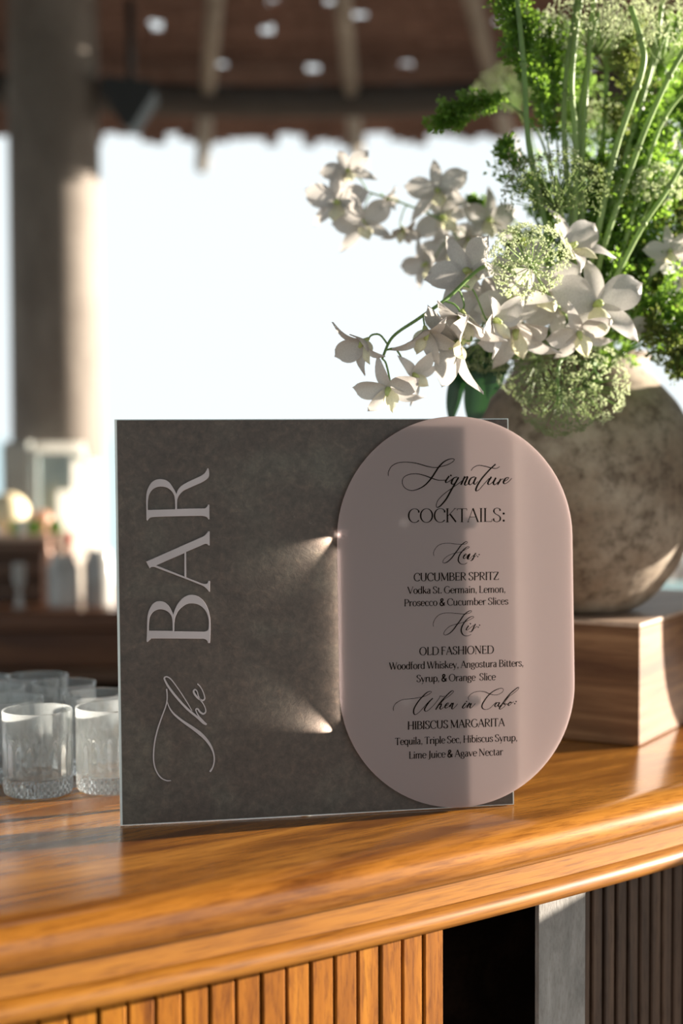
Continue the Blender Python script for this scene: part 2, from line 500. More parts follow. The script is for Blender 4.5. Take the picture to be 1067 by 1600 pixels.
def slat(a, off, w, dep, mat, meshcache={}):
    key = (round(w, 4), round(dep, 4), mat.name)
    if key not in meshcache:
        o_ = MB().box((0, 0, 0.532), (dep, w, 0.90), bev=0.0015).build('slat', mat, smooth=False)
        meshcache[key] = o_.data
        bpy.data.objects.remove(o_)
    o = link('slat', meshcache[key], bar)
    o.location = ringpt(off - dep / 2, a, 0) - ORG[bar]
    o.rotation_euler = (0, 0, a)
    return o
a = a695 - pitch / 2
while a > A0 + 0.12:
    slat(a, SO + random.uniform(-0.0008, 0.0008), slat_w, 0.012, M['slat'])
    a -= pitch
a840, a915 = ang_at(842, 1500, SO), ang_at(914, 1500, SO)
# recess between lit panel and post, and the panel right of the post
sweep(MB(), [(-0.045, 0.984), (-0.045, 0.08), (-0.06, 0.08), (-0.06, 0.984)], A0, a695, 80).build('backing_panel', M['shade_wood'], bar, smooth=False)
sweep(MB(), [(-0.285, 0.984), (-0.285, 0.08), (-0.30, 0.08), (-0.30, 0.984)], a695 - 0.02, a840 + 0.14, 12).build('backing_panel', M['shade_wood'], bar, smooth=False)
sweep(MB(), [(-0.045, 0.984), (-0.045, 0.08), (-0.295, 0.08), (-0.295, 0.984)], a695 - 0.0025, a695 + 0.0002, 2).build('jamb', M['shade_wood'], bar, smooth=False)
aa = a695 + 0.006
while aa < a840 - 0.002:
    slat(aa, -0.265, RB * 0.0040, 0.012, M['shade_wood']); aa += 0.0052
o = sweep(MB(), [(SO, 0.984), (SO, 0.0), (-0.036, 0.0), (-0.036, 0.984)], a840, a915, 6).build('post', M['post_grey'], bar, smooth=False)
o['label'] = 'weathered grey post'
aa = a915 + 0.003
while aa < A1 - 0.10:
    slat(aa, SO - 0.012, RB * 0.0036, 0.012, M['slat_shaded']); aa += 0.0047
sweep(MB(), [(-0.058, 0.984), (-0.058, 0.08), (-0.07, 0.08), (-0.07, 0.984)], a915, A1, 60).build('backing_panel', M['shade_wood'], bar, smooth=False)
sweep(MB(), [(-0.035, 0.082), (-0.035, 0.0), (-0.07, 0.0), (-0.07, 0.082)], A0, A1, 60).build('plinth', M['shade_wood'], bar, smooth=False)
sweep(MB(), [(-0.86, 1.034), (-0.86, 0.0), (-0.88, 0.0), (-0.88, 1.034)], A0, A1, 60).build('rear_panel', M['shade_wood'], bar, smooth=False)

# ------------------------------------------------------------------ sign
BL = atZ(188, 1290, COUNTER_Z + 0.0012); BR = atZ(803, 1257, COUNTER_Z + 0.0012)
W = (BR - BL); SW = W.length; W.normalize()
lean = math.radians(3.0)
nh = Vector((W.y, -W.x, 0)).normalized()          # towards camera, horizontal
UP = (Vector((0, 0, 1)) * math.cos(lean) - nh * math.sin(lean)).normalized()
NF = W.cross(UP).normalized()
if NF.y > 0: NF = -NF
SH = 0.4375
sign = thing('bar_menu_sign', 'square dark stone-look bar sign with frosted oval cocktail menu panel', 'sign', (BL + BR) / 2)
def S3(u, v, n): return BL + W * u + UP * v + NF * n
def P2S(px, py, n=0.0):
    """pixel on the sign face -> local (u,v) on the plane at offset n"""
    d = ray(px, py)
    p0 = BL + NF * n
    t = (p0 - O).dot(NF) / d.dot(NF)
    q = O + d * t - p0
    return Vector((q.dot(W), q.dot(UP)))
def slab2d(mb, loop, n0, n1, bev=0.0):
    """extruded outline on sign plane"""
    k = len(loop)
    fr = [S3(p[0], p[1], n1) for p in loop]; bk = [S3(p[0], p[1], n0) for p in loop]
    mb.add(fr + bk, [tuple(range(k)), tuple(range(2 * k - 1, k - 1, -1))] + [(i, i + k, (i + 1) % k + k, (i + 1) % k) for i in range(k)])
    return mb
TB = 0.0045
slab2d(MB(), [(0, 0), (SW, 0), (SW, SH), (0, SH)], -TB, 0).build('backing_sheet', M['board_edge'], sign, smooth=False)['label'] = 'pale translucent acrylic edge'
slab2d(MB(), [(0.0025, 0.001), (SW - 0.0015, 0.001), (SW - 0.0015, SH - 0.001), (0.0025, SH - 0.001)], 0.0001, 0.0012).build('face_sheet', M['board'], sign, smooth=False)['label'] = 'dark stone-textured face'
# rear easel strut
bk_ = S3(SW * .5, 0, 0) - nh * 0.11; bk_.z = COUNTER_Z + 0.001
MB().tube([S3(SW * .5, 0.24, -TB - 0.004), bk_], 0.006, 6).build('rear_strut', M['board_edge'], sign)
# oval panel
NO = 0.010; TO = 0.003
uL = P2S(529, 960, NO).x; uR = P2S(896, 960, NO).x
vT = P2S(712, 650.5, NO).y; vB = P2S(712, 1262, NO).y
orad = (uR - uL) / 2; uc = (uL + uR) / 2
loop = []
for k in range(49):
    t = math.pi * k / 48
    loop.append((uc + orad * math.cos(t), vT - orad + orad * math.sin(t)))
for k in range(49):
    t = math.pi + math.pi * k / 48
    loop.append((uc + orad * math.cos(t), vB + orad + orad * math.sin(t)))
o = slab2d(MB(), loop, NO - TO, NO).build('menu_panel', M['frost'], sign, smooth=False)
o['label'] = 'frosted translucent oval panel'
for (du, dv) in ((-0.06, 0.1), (-0.06, -0.1), (0.02, 0.1), (0.02, -0.1)):
    c_ = S3(uc + du, (vT + vB) / 2 + dv, 0)
    MB().tube([c_ + NF * 0.0015, c_ + NF * (NO - TO)], 0.006, 12).build('standoff', M['board_edge'], sign)

# added lamps standing in for sunlight leaving the acrylic's left edge
def edge_fill(px, py, tx, ty, energy, cone, blend=0.6, size=0.0008):
    a = P2S(px, py, 0.006); t = P2S(tx, ty, 0.0)
    A = S3(a.x, a.y, 0.0065); T = S3(t.x, t.y, 0.0012)
    l = bpy.data.lights.new('added_edge_lamp', 'SPOT'); l.energy = energy; l.color = (1, .92, .82)
    l.spot_size = math.radians(cone); l.spot_blend = blend; l.shadow_soft_size = 0.0
    o = bpy.data.objects.new('added_edge_lamp', l); COL.objects.link(o)
    o.location = A; o.rotation_mode = 'QUATERNION'; o.rotation_quaternion = (A - T).to_track_quat('Z', 'Y')
edge_fill(532.5, 832, 455, 882, 1.6, 46, 1.0)
edge_fill(533.5, 1149, 452, 1112, 1.6, 46, 1.0)
a_ = P2S(534, 992, 0.005); Ac = S3(a_.x, a_.y, 0.005)
l = bpy.data.lights.new('added_edge_strip', 'AREA'); l.shape = 'RECTANGLE'; l.size = 0.19; l.size_y = 0.003; l.energy = 0.045; l.color = (1, .92, .82); l.spread = math.radians(110)
o = bpy.data.objects.new('added_edge_strip', l); COL.objects.link(o)
zd = (W + NF * 0.12).normalized(); yd = zd.cross(UP).normalized(); xd = yd.cross(zd)
o.matrix_world = Matrix.Translation(Ac) @ Matrix((xd, yd, zd)).transposed().to_4x4()
# raised BAR letters, traced as outlines (image scale 8.892 per px)
def path(pts, sub=7):
    """('c',x,y) corner, (x,y) smooth; closed"""
    n = len(pts)
    st_ = next(i for i, p in enumerate(pts) if p[0] == 'c')
    pts = pts[st_:] + pts[:st_]
    runs = []; cur = None
    for p in pts + [pts[0]]:
        xy = p[1:] if p[0] == 'c' else p
        if cur is None: cur = [xy]
        else: cur.append(xy)
        if p[0] == 'c' and len(cur) > 1:
            runs.append(cur); cur = [xy]
    out = []
    for r_ in runs:
        if len(r_) == 2: out.append(Vector(r_[0]))
        else: out += smoothpts([Vector((*q, 0)) for q in r_], sub)[:-1]
    return [Vector((q[0], q[1])) for q in out]
def raised(name, outlines, ox, oy, sc, depth, mat):
    cu = bpy.data.curves.new(name, 'CURVE'); cu.dimensions = '2D'; cu.fill_mode = 'BOTH'
    cu.extrude = depth / 2 - 0.0004; cu.bevel_depth = 0.0004; cu.bevel_resolution = 1; cu.offset = -0.0004
    for ol in outlines:
        q = [P2S(ox + p[0] / sc, oy + p[1] / sc, 0.001 + depth) for p in path(ol)]
        sp = cu.splines.new('POLY'); sp.points.add(len(q) - 1)
        for i, p in enumerate(q): sp.points[i].co = (p[0], p[1], 0, 1)
        sp.use_cyclic_u = True
    tmp = bpy.data.objects.new(name, cu); COL.objects.link(tmp)
    dg = bpy.context.evaluated_depsgraph_get()
    me0 = bpy.data.meshes.new_from_object(tmp.evaluated_get(dg))
    vs = [S3(v.co.x, v.co.y, 0.0011 + depth / 2 + v.co.z) for v in me0.vertices]
    fs = [tuple(p.vertices) for p in me0.polygons]
    bpy.data.objects.remove(tmp); bpy.data.meshes.remove(me0)
    o = mesh(name, vs, fs, mat, sign, smooth=False)
    return o
c = 'c'
R_out = [(c, 92, 836), (c, 78, 820), (76, 680), (73, 560), (80, 450), (105, 370), (150, 300), (210, 262), (270, 253), (340, 264), (400, 305), (450, 375), (480, 430), (c, 496, 462), (512, 410), (560, 350), (640, 300), (740, 252), (840, 205), (890, 165), (915, 125), (c, 925, 102), (c, 940, 102), (950, 150), (948, 210), (925, 250), (860, 295), (760, 340), (660, 385), (590, 420), (540, 470), (510, 530), (c, 503, 600), (c, 503, 668), (700, 662), (870, 660), (905, 650), (925, 630), (c, 935, 608), (c, 952, 608), (c, 955, 812), (c, 940, 815), (915, 785), (870, 770), (820, 767), (600, 770), (300, 778), (160, 785), (120, 800)]
R_in = [(c, 98, 682), (100, 560), (118, 470), (165, 400), (225, 368), (285, 360), (350, 370), (410, 405), (455, 465), (472, 530), (c, 477, 600), (c, 478, 672)]
A_out = [(c, 72, 155), (c, 380, 20), (c, 640, -95), (800, -165), (870, -197), (905, -225), (925, -250), (c, 935, -265), (c, 957, -265), (c, 957, -68), (c, 942, -68), (915, -88), (880, -85), (c, 800, -50), (c, 630, 22), (c, 633, 375), (760, 425), (860, 462), (915, 462), (932, 445), (c, 940, 425), (c, 962, 425), (c, 960, 575), (c, 945, 575), (920, 540), (880, 505), (830, 480), (c, 605, 390), (c, 190, 232), (150, 232), (c, 122, 250)]
A_in = [(c, 605, 40), (c, 605, 362), (c, 215, 208)]
B_out = [(c, 92, 1275), (c, 80, 1265), (85, 1120), (88, 980), (98, 890), (120, 820), (165, 745), (215, 712), (265, 705), (325, 718), (385, 765), (425, 830), (c, 452, 890), (470, 830), (515, 740), (580, 665), (650, 625), (720, 618), (800, 640), (870, 700), (925, 790), (955, 890), (968, 1000), (968, 1130), (c, 962, 1288), (c, 935, 1288), (920, 1255), (880, 1232), (800, 1228), (200, 1225), (140, 1235)]
B_in1 = [(c, 112, 1115), (115, 1000), (130, 920), (170, 860), (225, 828), (280, 820), (345, 835), (400, 875), (430, 930), (440, 1000), (c, 442, 1118)]
B_in2 = [(c, 465, 1125), (467, 1010), (480, 930), (520, 845), (585, 780), (650, 745), (715, 738), (790, 752), (860, 795), (910, 860), (938, 940), (945, 1020), (940, 1090), (920, 1118), (c, 880, 1128)]
LD = 0.003
raised('letter', [R_out, R_in], 220, 720, 8.892, LD, M['letter'])['label'] = 'milky raised letter R'
raised('letter', [A_out, A_in], 220, 860, 8.892, LD, M['letter'])['label'] = 'milky raised letter A'
raised('letter', [B_out, B_in1, B_in2], 220, 860, 8.892, LD, M['letter'])['label'] = 'milky raised letter B'

def ribbon(mb, pts, wid, n0, n1, ox, oy, sc):
    """raised ribbon: pts in zoom units, widths in px of the photograph"""
    k = len(pts)
    L_, R_ = [], []
    for i in range(k):
        t = pts[min(i + 1, k - 1)] - pts[max(i - 1, 0)]
        t = t.normalized() if t.length > 1e-9 else Vector((1, 0))
        nn = Vector((-t.y, t.x)) * wid[i] * sc / 2
        for arr, q in ((L_, pts[i] + nn), (R_, pts[i] - nn)):
            arr.append(P2S(ox + q.x / sc, oy + q.y / sc, n1))
    if n1 - n0 > 0.0005:
        vs = [S3(p.x, p.y, n1) for p in L_] + [S3(p.x, p.y, n1) for p in R_] + [S3(p.x, p.y, n0) for p in L_] + [S3(p.x, p.y, n0) for p in R_]
        fs = []
        for i in range(k - 1):
            fs += [(i, i + 1, k + i + 1, k + i), (i, 2 * k + i, 2 * k + i + 1, i + 1), (k + i, k + i + 1, 3 * k + i + 1, 3 * k + i)]
        fs += [(0, k, 3 * k, 2 * k), (k - 1, 3 * k - 1, 4 * k - 1, 2 * k - 1)]
    else:
        vs = [S3(p.x, p.y, n1) for p in L_] + [S3(p.x, p.y, n1) for p in R_]
        fs = [(i, i + 1, k + i + 1, k + i) for i in range(k - 1)]
    mb.add(vs, fs)
def spl(pts, sub=7):
    return [Vector((q.x, q.y)) for q in smoothpts([Vector((*p, 0)) for p in pts], sub)]
def interp_w(ws, n):
    out = []
    for i in range(n):
        t = i / (n - 1) * (len(ws) - 1); k = min(int(t), len(ws) - 2)
        out.append(ws[k] + (ws[k + 1] - ws[k]) * (t - k))
    return out
the = [
 ([(298, 1438), (240, 1437), (170, 1400), (115, 1320), (85, 1220), (80, 1100), (95, 950), (130, 800), (180, 650), (225, 530), (245, 450), (250, 370), (242, 292)], [1.2, 1.5, 1.8, 2.0, 2.0, 2.0, 2.0, 2.0, 1.8, 1.6, 1.8, 1.8, 2.2]),
 ([(248, 450), (280, 530), (340, 610), (450, 700), (560, 775), (660, 850), (740, 930), (800, 1020), (832, 1110), (838, 1190), (820, 1270), (785, 1328)], [1.2, 1.8, 2.8, 3.6, 4.6, 5.4, 4.4, 3.2, 2.2, 1.9, 1.9, 2.6]),
 ([(560, 565), (480, 430), (380, 280), (300, 175), (245, 140), (215, 155), (225, 190), (270, 270), (370, 400), (500, 540), (620, 640), (700, 710), (742, 738)], [1.2, 1.5, 1.6, 1.8, 1.9, 2.2, 2.6, 3.2, 3.4, 3.4, 3.4, 4.4, 2.6]),
 ([(700, 700), (650, 640), (615, 580), (610, 545), (635, 545), (660, 580), (700, 603), (730, 580), (725, 530), (695, 470), (665, 430), (640, 380), (625, 325), (600, 300), (580, 320), (595, 360), (640, 410), (690, 435), (718, 415), (712, 370), (690, 310), (660, 260), (628, 228)], [3.0, 2.0, 1.6, 2.0, 2.6, 2.8, 2.6, 1.8, 1.5, 1.6, 2.0, 1.7, 1.5, 2.0, 2.6, 3.0, 3.0, 2.6, 2.0, 1.6, 1.5, 1.6, 2.0])]
mb = MB()
for j, (p, w) in enumerate(the):
    q = spl(p); ribbon(mb, q, interp_w(w, len(q)), 0.0012, 0.0034 - j * 0.0001, 230, 1040, 8.0)
o = mb.build('script_lettering', M['letter'], sign, smooth=False)
o['label'] = 'milky raised script word The'
NT = NO + 0.0002
def script(name, strokes, ox, oy, sc, wmin, wmax, label):
    mb = MB()
    for s_ in strokes:
        if len(s_) == 1:      # dot
            x, y = s_[0]; r_ = wmax * 0.62 * sc
            vs = [P2S(ox + (x + r_ * math.cos(t)) / sc, oy + (y + r_ * math.sin(t)) / sc, NT) for t in [math.pi * 2 * k / 10 for k in range(10)]]
            mb.add([S3(p.x, p.y, NT) for p in vs], [tuple(range(10))]); continue
        q = spl(s_, 8); w = []
        for i in range(len(q)):
            t = q[min(i + 1, len(q) - 1)] - q[max(i - 1, 0)]
            d = t.y / max(t.length, 1e-6)
            w.append(wmin + (wmax - wmin) * max(0, d) ** 1.3)
        w2 = [1.25 * sum(w[max(0, i - 3):i + 4]) / len(w[max(0, i - 3):i + 4]) for i in range(len(w))]
        ribbon(mb, q, w2, NT, NT, ox, oy, sc)
    o = mb.build(name, M['ink'], sign, smooth=False)
    o['label'] = label
script('script_lettering', [
 [(33, 222), (35, 190), (60, 145), (110, 118), (180, 112), (260, 122), (340, 145), (400, 155), (450, 148), (510, 130), (550, 105), (555, 88), (520, 88), (475, 110), (435, 150), (405, 195), (375, 240), (330, 290), (280, 322), (220, 338), (170, 320), (145, 280), (155, 235), (200, 210), (260, 205), (320, 218), (380, 240), (430, 255), (490, 255)],
 [(517, 222), (490, 262), (495, 275), (520, 262), (550, 240)], [(530, 218)],
 [(582, 230), (552, 240), (535, 275), (548, 288), (575, 262), (592, 232), (570, 270), (530, 340), (490, 410), (440, 465), (415, 465), (425, 420), (470, 370), (530, 325), (580, 290), (618, 262)],
 [(642, 225), (610, 292)], [(614, 280), (640, 240), (662, 228), (655, 250), (640, 285), (650, 295), (680, 275)],
 [(720, 228), (690, 240), (672, 275), (682, 292), (705, 275), (730, 232)], [(730, 232), (712, 275), (722, 288), (745, 265)],
 [(885, 128), (830, 180), (770, 250), (735, 310), (730, 340), (755, 330), (790, 290), (835, 240)],
 [(690, 180), (710, 155), (750, 138), (800, 145), (850, 158), (890, 162), (918, 148)],
 [(852, 228), (825, 275), (832, 290), (860, 272), (888, 235)], [(888, 235), (868, 275), (878, 292), (905, 270)],
 [(928, 245), (900, 292)], [(905, 280), (928, 252), (948, 245)],
 [(950, 268), (980, 250), (988, 235), (966, 240), (948, 268), (956, 284), (985, 270), (1014, 240)]], 600, 700, 5.081, 0.85, 2.3, 'dark script word Signature')
H1 = [(95, 340), (85, 290), (110, 220), (170, 150), (260, 112), (380, 105), (480, 118), (600, 125)]
script('script_lettering', [H1,
 [(600, 125), (680, 118), (715, 88), (690, 75), (640, 105), (590, 150), (540, 220), (480, 300), (420, 380), (350, 445), (290, 472), (258, 455), (280, 400), (350, 340), (440, 300), (530, 280), (600, 262)],
 [(600, 262), (690, 215), (748, 182), (735, 168), (690, 185), (630, 240), (570, 320), (545, 400), (555, 450), (590, 485), (640, 495), (690, 480), (710, 462)],
 [(650, 350), (690, 325), (690, 302), (662, 320), (640, 365), (655, 390), (700, 355), (725, 315)], [(735, 315), (705, 395)], [(735, 315), (760, 300), (735, 365), (722, 398), (750, 398), (800, 350), (850, 310)],
 [(872, 285), (842, 330), (820, 390), (790, 425), (760, 425)], [(790, 400), (850, 355), (890, 320)], [(905, 352)], [(932, 315)]], 670, 840, 11.86, 0.6, 1.7, 'dark script word Hers')
script('script_lettering', [
 [(85, 405), (80, 350), (110, 270), (170, 200), (260, 160), (380, 150), (500, 160), (660, 172)],
 [(660, 172), (750, 155), (792, 120), (760, 110), (700, 145), (640, 200), (580, 290), (520, 370), (450, 465), (380, 530), (310, 560), (275, 540), (300, 480), (370, 410), (450, 375), (540, 350), (650, 322)],
 [(660, 320), (760, 275), (828, 235), (815, 215), (760, 230), (690, 285), (630, 370), (600, 450), (605, 510), (640, 560), (700, 578), (755, 565), (782, 548)],
 [(738, 385), (700, 440), (695, 465), (720, 465), (770, 425), (830, 375)], [(770, 350)], [(866, 355), (838, 400), (812, 465), (780, 500), (740, 500)], [(790, 470), (850, 430), (895, 395)], [(915, 415)], [(940, 378)]], 670, 945, 11.86, 0.6, 1.7, 'dark script word His')
script('script_lettering', [
 [(95, 490), (90, 450), (120, 390), (180, 345), (250, 320), (340, 310), (440, 298), (520, 285)],
 [(520, 285), (600, 258), (668, 212), (650, 195), (600, 215), (540, 270), (470, 350), (410, 450), (400, 520), (425, 550), (480, 515), (550, 440), (620, 360), (690, 300)], [(690, 300), (640, 350), (590, 420), (565, 470), (580, 498), (620, 485), (690, 420), (750, 350), (792, 292), (800, 268), (840, 275), (870, 268)],
 [(800, 400), (850, 330), (940, 265), (1002, 205), (988, 185), (950, 210), (880, 280), (800, 370), (732, 475)], [(735, 470), (780, 410), (818, 385), (815, 410), (798, 452), (815, 468), (855, 435)],
 [(880, 425), (922, 395), (925, 370), (895, 390), (873, 430), (888, 450), (925, 430), (955, 400)],
 [(982, 370), (945, 435)], [(950, 420), (985, 385), (1002, 375), (985, 420), (978, 455), (995, 462), (1040, 420), (1066, 385)]], 605, 1060, 9.7, 0.65, 1.8, 'dark script word When')
script('script_lettering', [
 [(217, 370), (175, 425), (172, 447), (195, 448), (245, 400)], [(232, 350)], [(278, 368), (235, 447)], [(240, 430), (275, 395), (302, 380), (285, 420), (285, 448), (310, 440), (365, 380)],
 [(265, 325), (258, 290), (290, 245), (350, 210), (430, 195), (510, 205), (580, 235), (650, 250), (710, 245), (770, 210), (790, 170), (765, 150), (710, 160), (630, 200), (560, 260), (500, 340), (465, 410), (475, 455), (520, 472), (580, 455), (640, 400), (680, 360)],
 [(725, 365), (690, 370), (660, 410), (675, 430), (710, 395), (732, 362)], [(732, 362), (712, 410), (722, 430), (755, 400)],
 [(810, 360), (870, 280), (930, 235), (1010, 170), (1022, 135), (990, 150), (900, 225), (820, 320), (755, 415), (728, 455), (750, 465), (800, 430), (828, 385), (805, 375), (805, 395), (860, 385)],
 [(890, 362), (862, 392), (872, 412), (902, 388), (910, 360), (888, 358), (920, 370), (948, 350)], [(962, 383)], [(982, 350)]], 705, 1060, 9.7, 0.65, 1.8, 'dark script words in Cabo')

# high-contrast serif alphabet drawn as pen strokes (units: cap height 700)
def arc(cx, cy, rx, ry, a0, a1, n=14):
    return [(cx + rx * math.cos(math.radians(a0 + (a1 - a0) * i / n)), cy + ry * math.sin(math.radians(a0 + (a1 - a0) * i / n))) for i in range(n + 1)]
def ser(x, y, w=75): return ('t', [(x - w, y), (x + w, y)])
G = {}
def bowl(x, y0, y1, w):  # from stem at x to the right and back
    h = (y1 - y0) / 2
    return [(x, y1)] + [(x + w - h * 0.9 + h * 0.9 * math.cos(t), (y0 + y1) / 2 + h * math.sin(t)) for t in [math.pi / 2 - math.pi * i / 12 for i in range(13)]] + [(x, y0)]
def rbowl(x, y0, y1, w):
    cx = x; h = (y1 - y0) / 2
    return [(cx, y1)] + [(x + w * 0.45 + w * 0.55 * math.cos(t), (y0 + y1) / 2 + h * math.sin(t)) for t in [math.pi / 2 - math.pi * i / 12 for i in range(13)]] + [(cx, y0)]
G['C'] = (640, [('o', arc(370, 350, 320, 360, 42, 318, 22)), ('o', [(600, 600), (605, 500)])])
G['O'] = (760, [('o', arc(380, 350, 320, 360, 90, 450, 28))])
G['Q'] = G['O']
G['G'] = (700, [('o', arc(370, 350, 320, 360, 42, 325, 22)), ('o', [(632, 300), (632, 100)]), ser(620, 300, 90)])
G['K'] = (620, [('o', [(110, 0), (110, 700)]), ('t', [(110, 290), (520, 700)]), ('o', [(255, 410), (580, 0)]), ser(110, 700), ser(110, 0), ser(530, 700, 55)])
G['T'] = (560, [('o', [(280, 0), (280, 700)]), ('t', [(20, 690), (540, 690)]), ('t', [(22, 690), (12, 600)]), ('t', [(538, 690), (548, 600)]), ser(280, 0)])
G['A'] = (640, [('t', [(40, 0), (310, 700)]), ('o', [(310, 710), (590, 0)]), ('t', [(140, 250), (500, 250)]), ser(50, 0, 50), ser(590, 0, 60)])
G['I'] = (220, [('o', [(110, 0), (110, 700)]), ser(110, 700), ser(110, 0)])
G['L'] = (500, [('o', [(110, 0), (110, 700)]), ('t', [(110, 10), (470, 10)]), ('t', [(468, 10), (485, 130)]), ser(110, 700), ser(70, 8, 40)])
G['S'] = (500, [('o', [(420, 560), (395, 660), (250, 708), (110, 650), (80, 520), (170, 410), (330, 320), (430, 210), (400, 60), (240, -10), (90, 50), (60, 170)])])
G['U'] = (680, [('o', [(110, 700), (110, 260), (150, 80), (340, -10), (520, 70), (570, 240), (570, 700)]), ser(110, 700), ser(570, 700, 60)])
G['M'] = (820, [('t', [(100, 0), (100, 700)]), ('o', [(100, 700), (400, 40)]), ('t', [(400, 40), (700, 700)]), ('o', [(700, 700), (720, 0)]), ser(70, 700, 60), ser(730, 700, 50), ser(100, 0, 60), ser(720, 0, 70)])
G['B'] = (580, [('o', [(110, 0), (110, 700)]), ('o', rbowl(110, 370, 690, 350)), ('o', rbowl(110, 10, 370, 420)), ser(80, 700, 45), ser(80, 0, 45)])
G['E'] = (520, [('o', [(110, 0), (110, 700)]), ('t', [(110, 690), (455, 690)]), ('t', [(110, 360), (400, 360)]), ('t', [(110, 10), (470, 10)]), ('t', [(455, 690), (465, 590)]), ('t', [(470, 10), (485, 120)]), ('t', [(400, 300), (400, 420)]), ser(70, 0, 35), ser(70, 700, 35)])
G['F'] = (490, [('o', [(110, 0), (110, 700)]), ('t', [(110, 690), (455, 690)]), ('t', [(110, 360), (400, 360)]), ('t', [(455, 690), (465, 590)]), ser(110, 0), ser(70, 700, 35)])
G['R'] = (600, [('o', [(110, 0), (110, 700)]), ('o', rbowl(110, 350, 690, 380)), ('o', [(270, 350), (420, 120), (580, 0)]), ser(110, 0), ser(70, 700, 40)])
G['P'] = (540, [('o', [(110, 0), (110, 700)]), ('o', rbowl(110, 320, 690, 390)), ser(110, 0), ser(70, 700, 40)])
G['Z'] = (560, [('t', [(50, 690), (500, 690)]), ('o', [(490, 690), (50, 10)]), ('t', [(50, 10), (520, 10)]), ('t', [(50, 690), (45, 580)]), ('t', [(520, 10), (530, 130)])])
G['D'] = (700, [('o', [(110, 0), (110, 700)]), ('o', rbowl(110, 5, 695, 540)), ser(70, 0, 40), ser(70, 700, 40)])
G['H'] = (700, [('o', [(110, 0), (110, 700)]), ('o', [(590, 0), (590, 700)]), ('t', [(110, 360), (590, 360)]), ser(110, 0), ser(110, 700), ser(590, 0), ser(590, 700)])
G['N'] = (700, [('t', [(110, 0), (110, 700)]), ('o', [(110, 700), (590, 20)]), ('t', [(590, 20), (590, 700)]), ser(90, 700, 60), ser(110, 0, 60), ser(590, 700, 60)])
G['V'] = (640, [('o', [(50, 700), (330, 0)]), ('t', [(330, 0), (590, 700)]), ser(60, 700, 60), ser(590, 700, 50)])
G['W'] = (900, [('o', [(50, 700), (270, 0)]), ('t', [(270, 0), (450, 600)]), ('o', [(430, 700), (650, 0)]), ('t', [(650, 0), (860, 700)]), ser(55, 700, 60), ser(435, 700, 60), ser(860, 700, 45)])
G['J'] = (300, [('o', [(190, 700), (190, 60), (140, -110), (0, -150)]), ser(190, 700)])
X = 470
G['a'] = (430, [('o', [(80, 400), (190, 475), (300, 440), (320, 340), (320, 60), (345, 5), (410, 15)]), ('o', [(320, 290), (160, 250), (70, 170), (80, 50), (170, -5), (280, 40), (320, 100)])])
G['b'] = (500, [('o', [(90, 0), (90, 740)]), ('o', arc(265, 235, 185, 240, 150, -150, 18)), ser(60, 735, 35)])
G['c'] = (420, [('o', arc(245, 235, 190, 245, 50, 315, 18)), ('o', [(375, 400), (378, 345)])])
G['d'] = (500, [('o', [(410, 0), (410, 740)]), ('o', arc(235, 235, 185, 240, 30, 330, 18)), ser(385, 735, 35), ser(435, 0, 35)])
G['e'] = (440, [('o', [(60, 270), (395, 270), (380, 400), (240, 478), (110, 420), (55, 235), (110, 50), (245, -8), (390, 80)])])
G['f'] = (290, [('o', [(120, 0), (120, 600), (170, 730), (300, 720)]), ('t', [(30, 460), (250, 460)]), ser(120, 0, 60)])
G['g'] = (450, [('o', arc(215, 310, 145, 155, 90, 450, 18)), ('t', [(320, 420), (430, 460)]), ('o', [(110, 190), (70, 110), (150, 70), (310, 60), (400, -20), (370, -150), (210, -200), (70, -150), (70, -60), (150, 20)])])
G['h'] = (500, [('o', [(90, 0), (90, 740)]), ('o', [(90, 330), (190, 460), (310, 470), (390, 380), (395, 0)]), ser(60, 735, 35), ser(90, 0, 60), ser(395, 0, 60)])
G['i'] = (200, [('o', [(100, 0), (100, 465)]), ('d', [(100, 640)]), ser(70, 465, 35), ser(100, 0, 60)])
G['k'] = (470, [('o', [(90, 0), (90, 740)]), ('t', [(90, 190), (390, 465)]), ('o', [(190, 285), (430, 0)]), ser(60, 735, 35), ser(90, 0, 60)])
G['l'] = (200, [('o', [(100, 0), (100, 740)]), ser(70, 735, 35), ser(100, 0, 60)])
G['n'] = (500, [('o', [(90, 0), (90, 465)]), ('o', [(90, 330), (190, 460), (310, 470), (390, 380), (395, 0)]), ser(60, 465, 35), ser(90, 0, 60), ser(395, 0, 60)])
G['m'] = (760, [('o', [(90, 0), (90, 465)]), ('o', [(90, 330), (180, 460), (290, 470), (360, 380), (365, 0)]), ('o', [(365, 330), (460, 460), (570, 470), (645, 380), (650, 0)]), ser(60, 465, 35), ser(90, 0, 60), ser(365, 0, 60), ser(650, 0, 60)])
G['o'] = (490, [('o', arc(245, 235, 190, 245, 90, 450, 22))])
G['p'] = (500, [('o', [(90, -220), (90, 465)]), ('o', arc(265, 235, 185, 240, 150, -150, 18)), ser(60, 465, 35), ser(90, -220, 60)])
G['q'] = (500, [('o', [(410, -220), (410, 465)]), ('o', arc(235, 235, 185, 240, 30, 330, 18)), ser(410, -220, 60)])
G['r'] = (340, [('o', [(90, 0), (90, 465)]), ('o', [(90, 300), (170, 440), (300, 460), (310, 400)]), ser(60, 465, 35), ser(90, 0, 60)])
G['s'] = (370, [('o', [(310, 370), (280, 455), (180, 478), (80, 430), (80, 330), (190, 260), (300, 190), (310, 60), (190, -8), (80, 30), (55, 120)])])
G['t'] = (300, [('o', [(130, 600), (130, 80), (180, 0), (290, 40)]), ('t', [(30, 455), (260, 455)])])
G['u'] = (500, [('o', [(90, 465), (90, 120), (150, 0), (280, 10), (400, 130)]), ('o', [(400, 465), (400, 0)]), ser(60, 465, 35), ser(370, 465, 35), ser(425, 0, 35)])
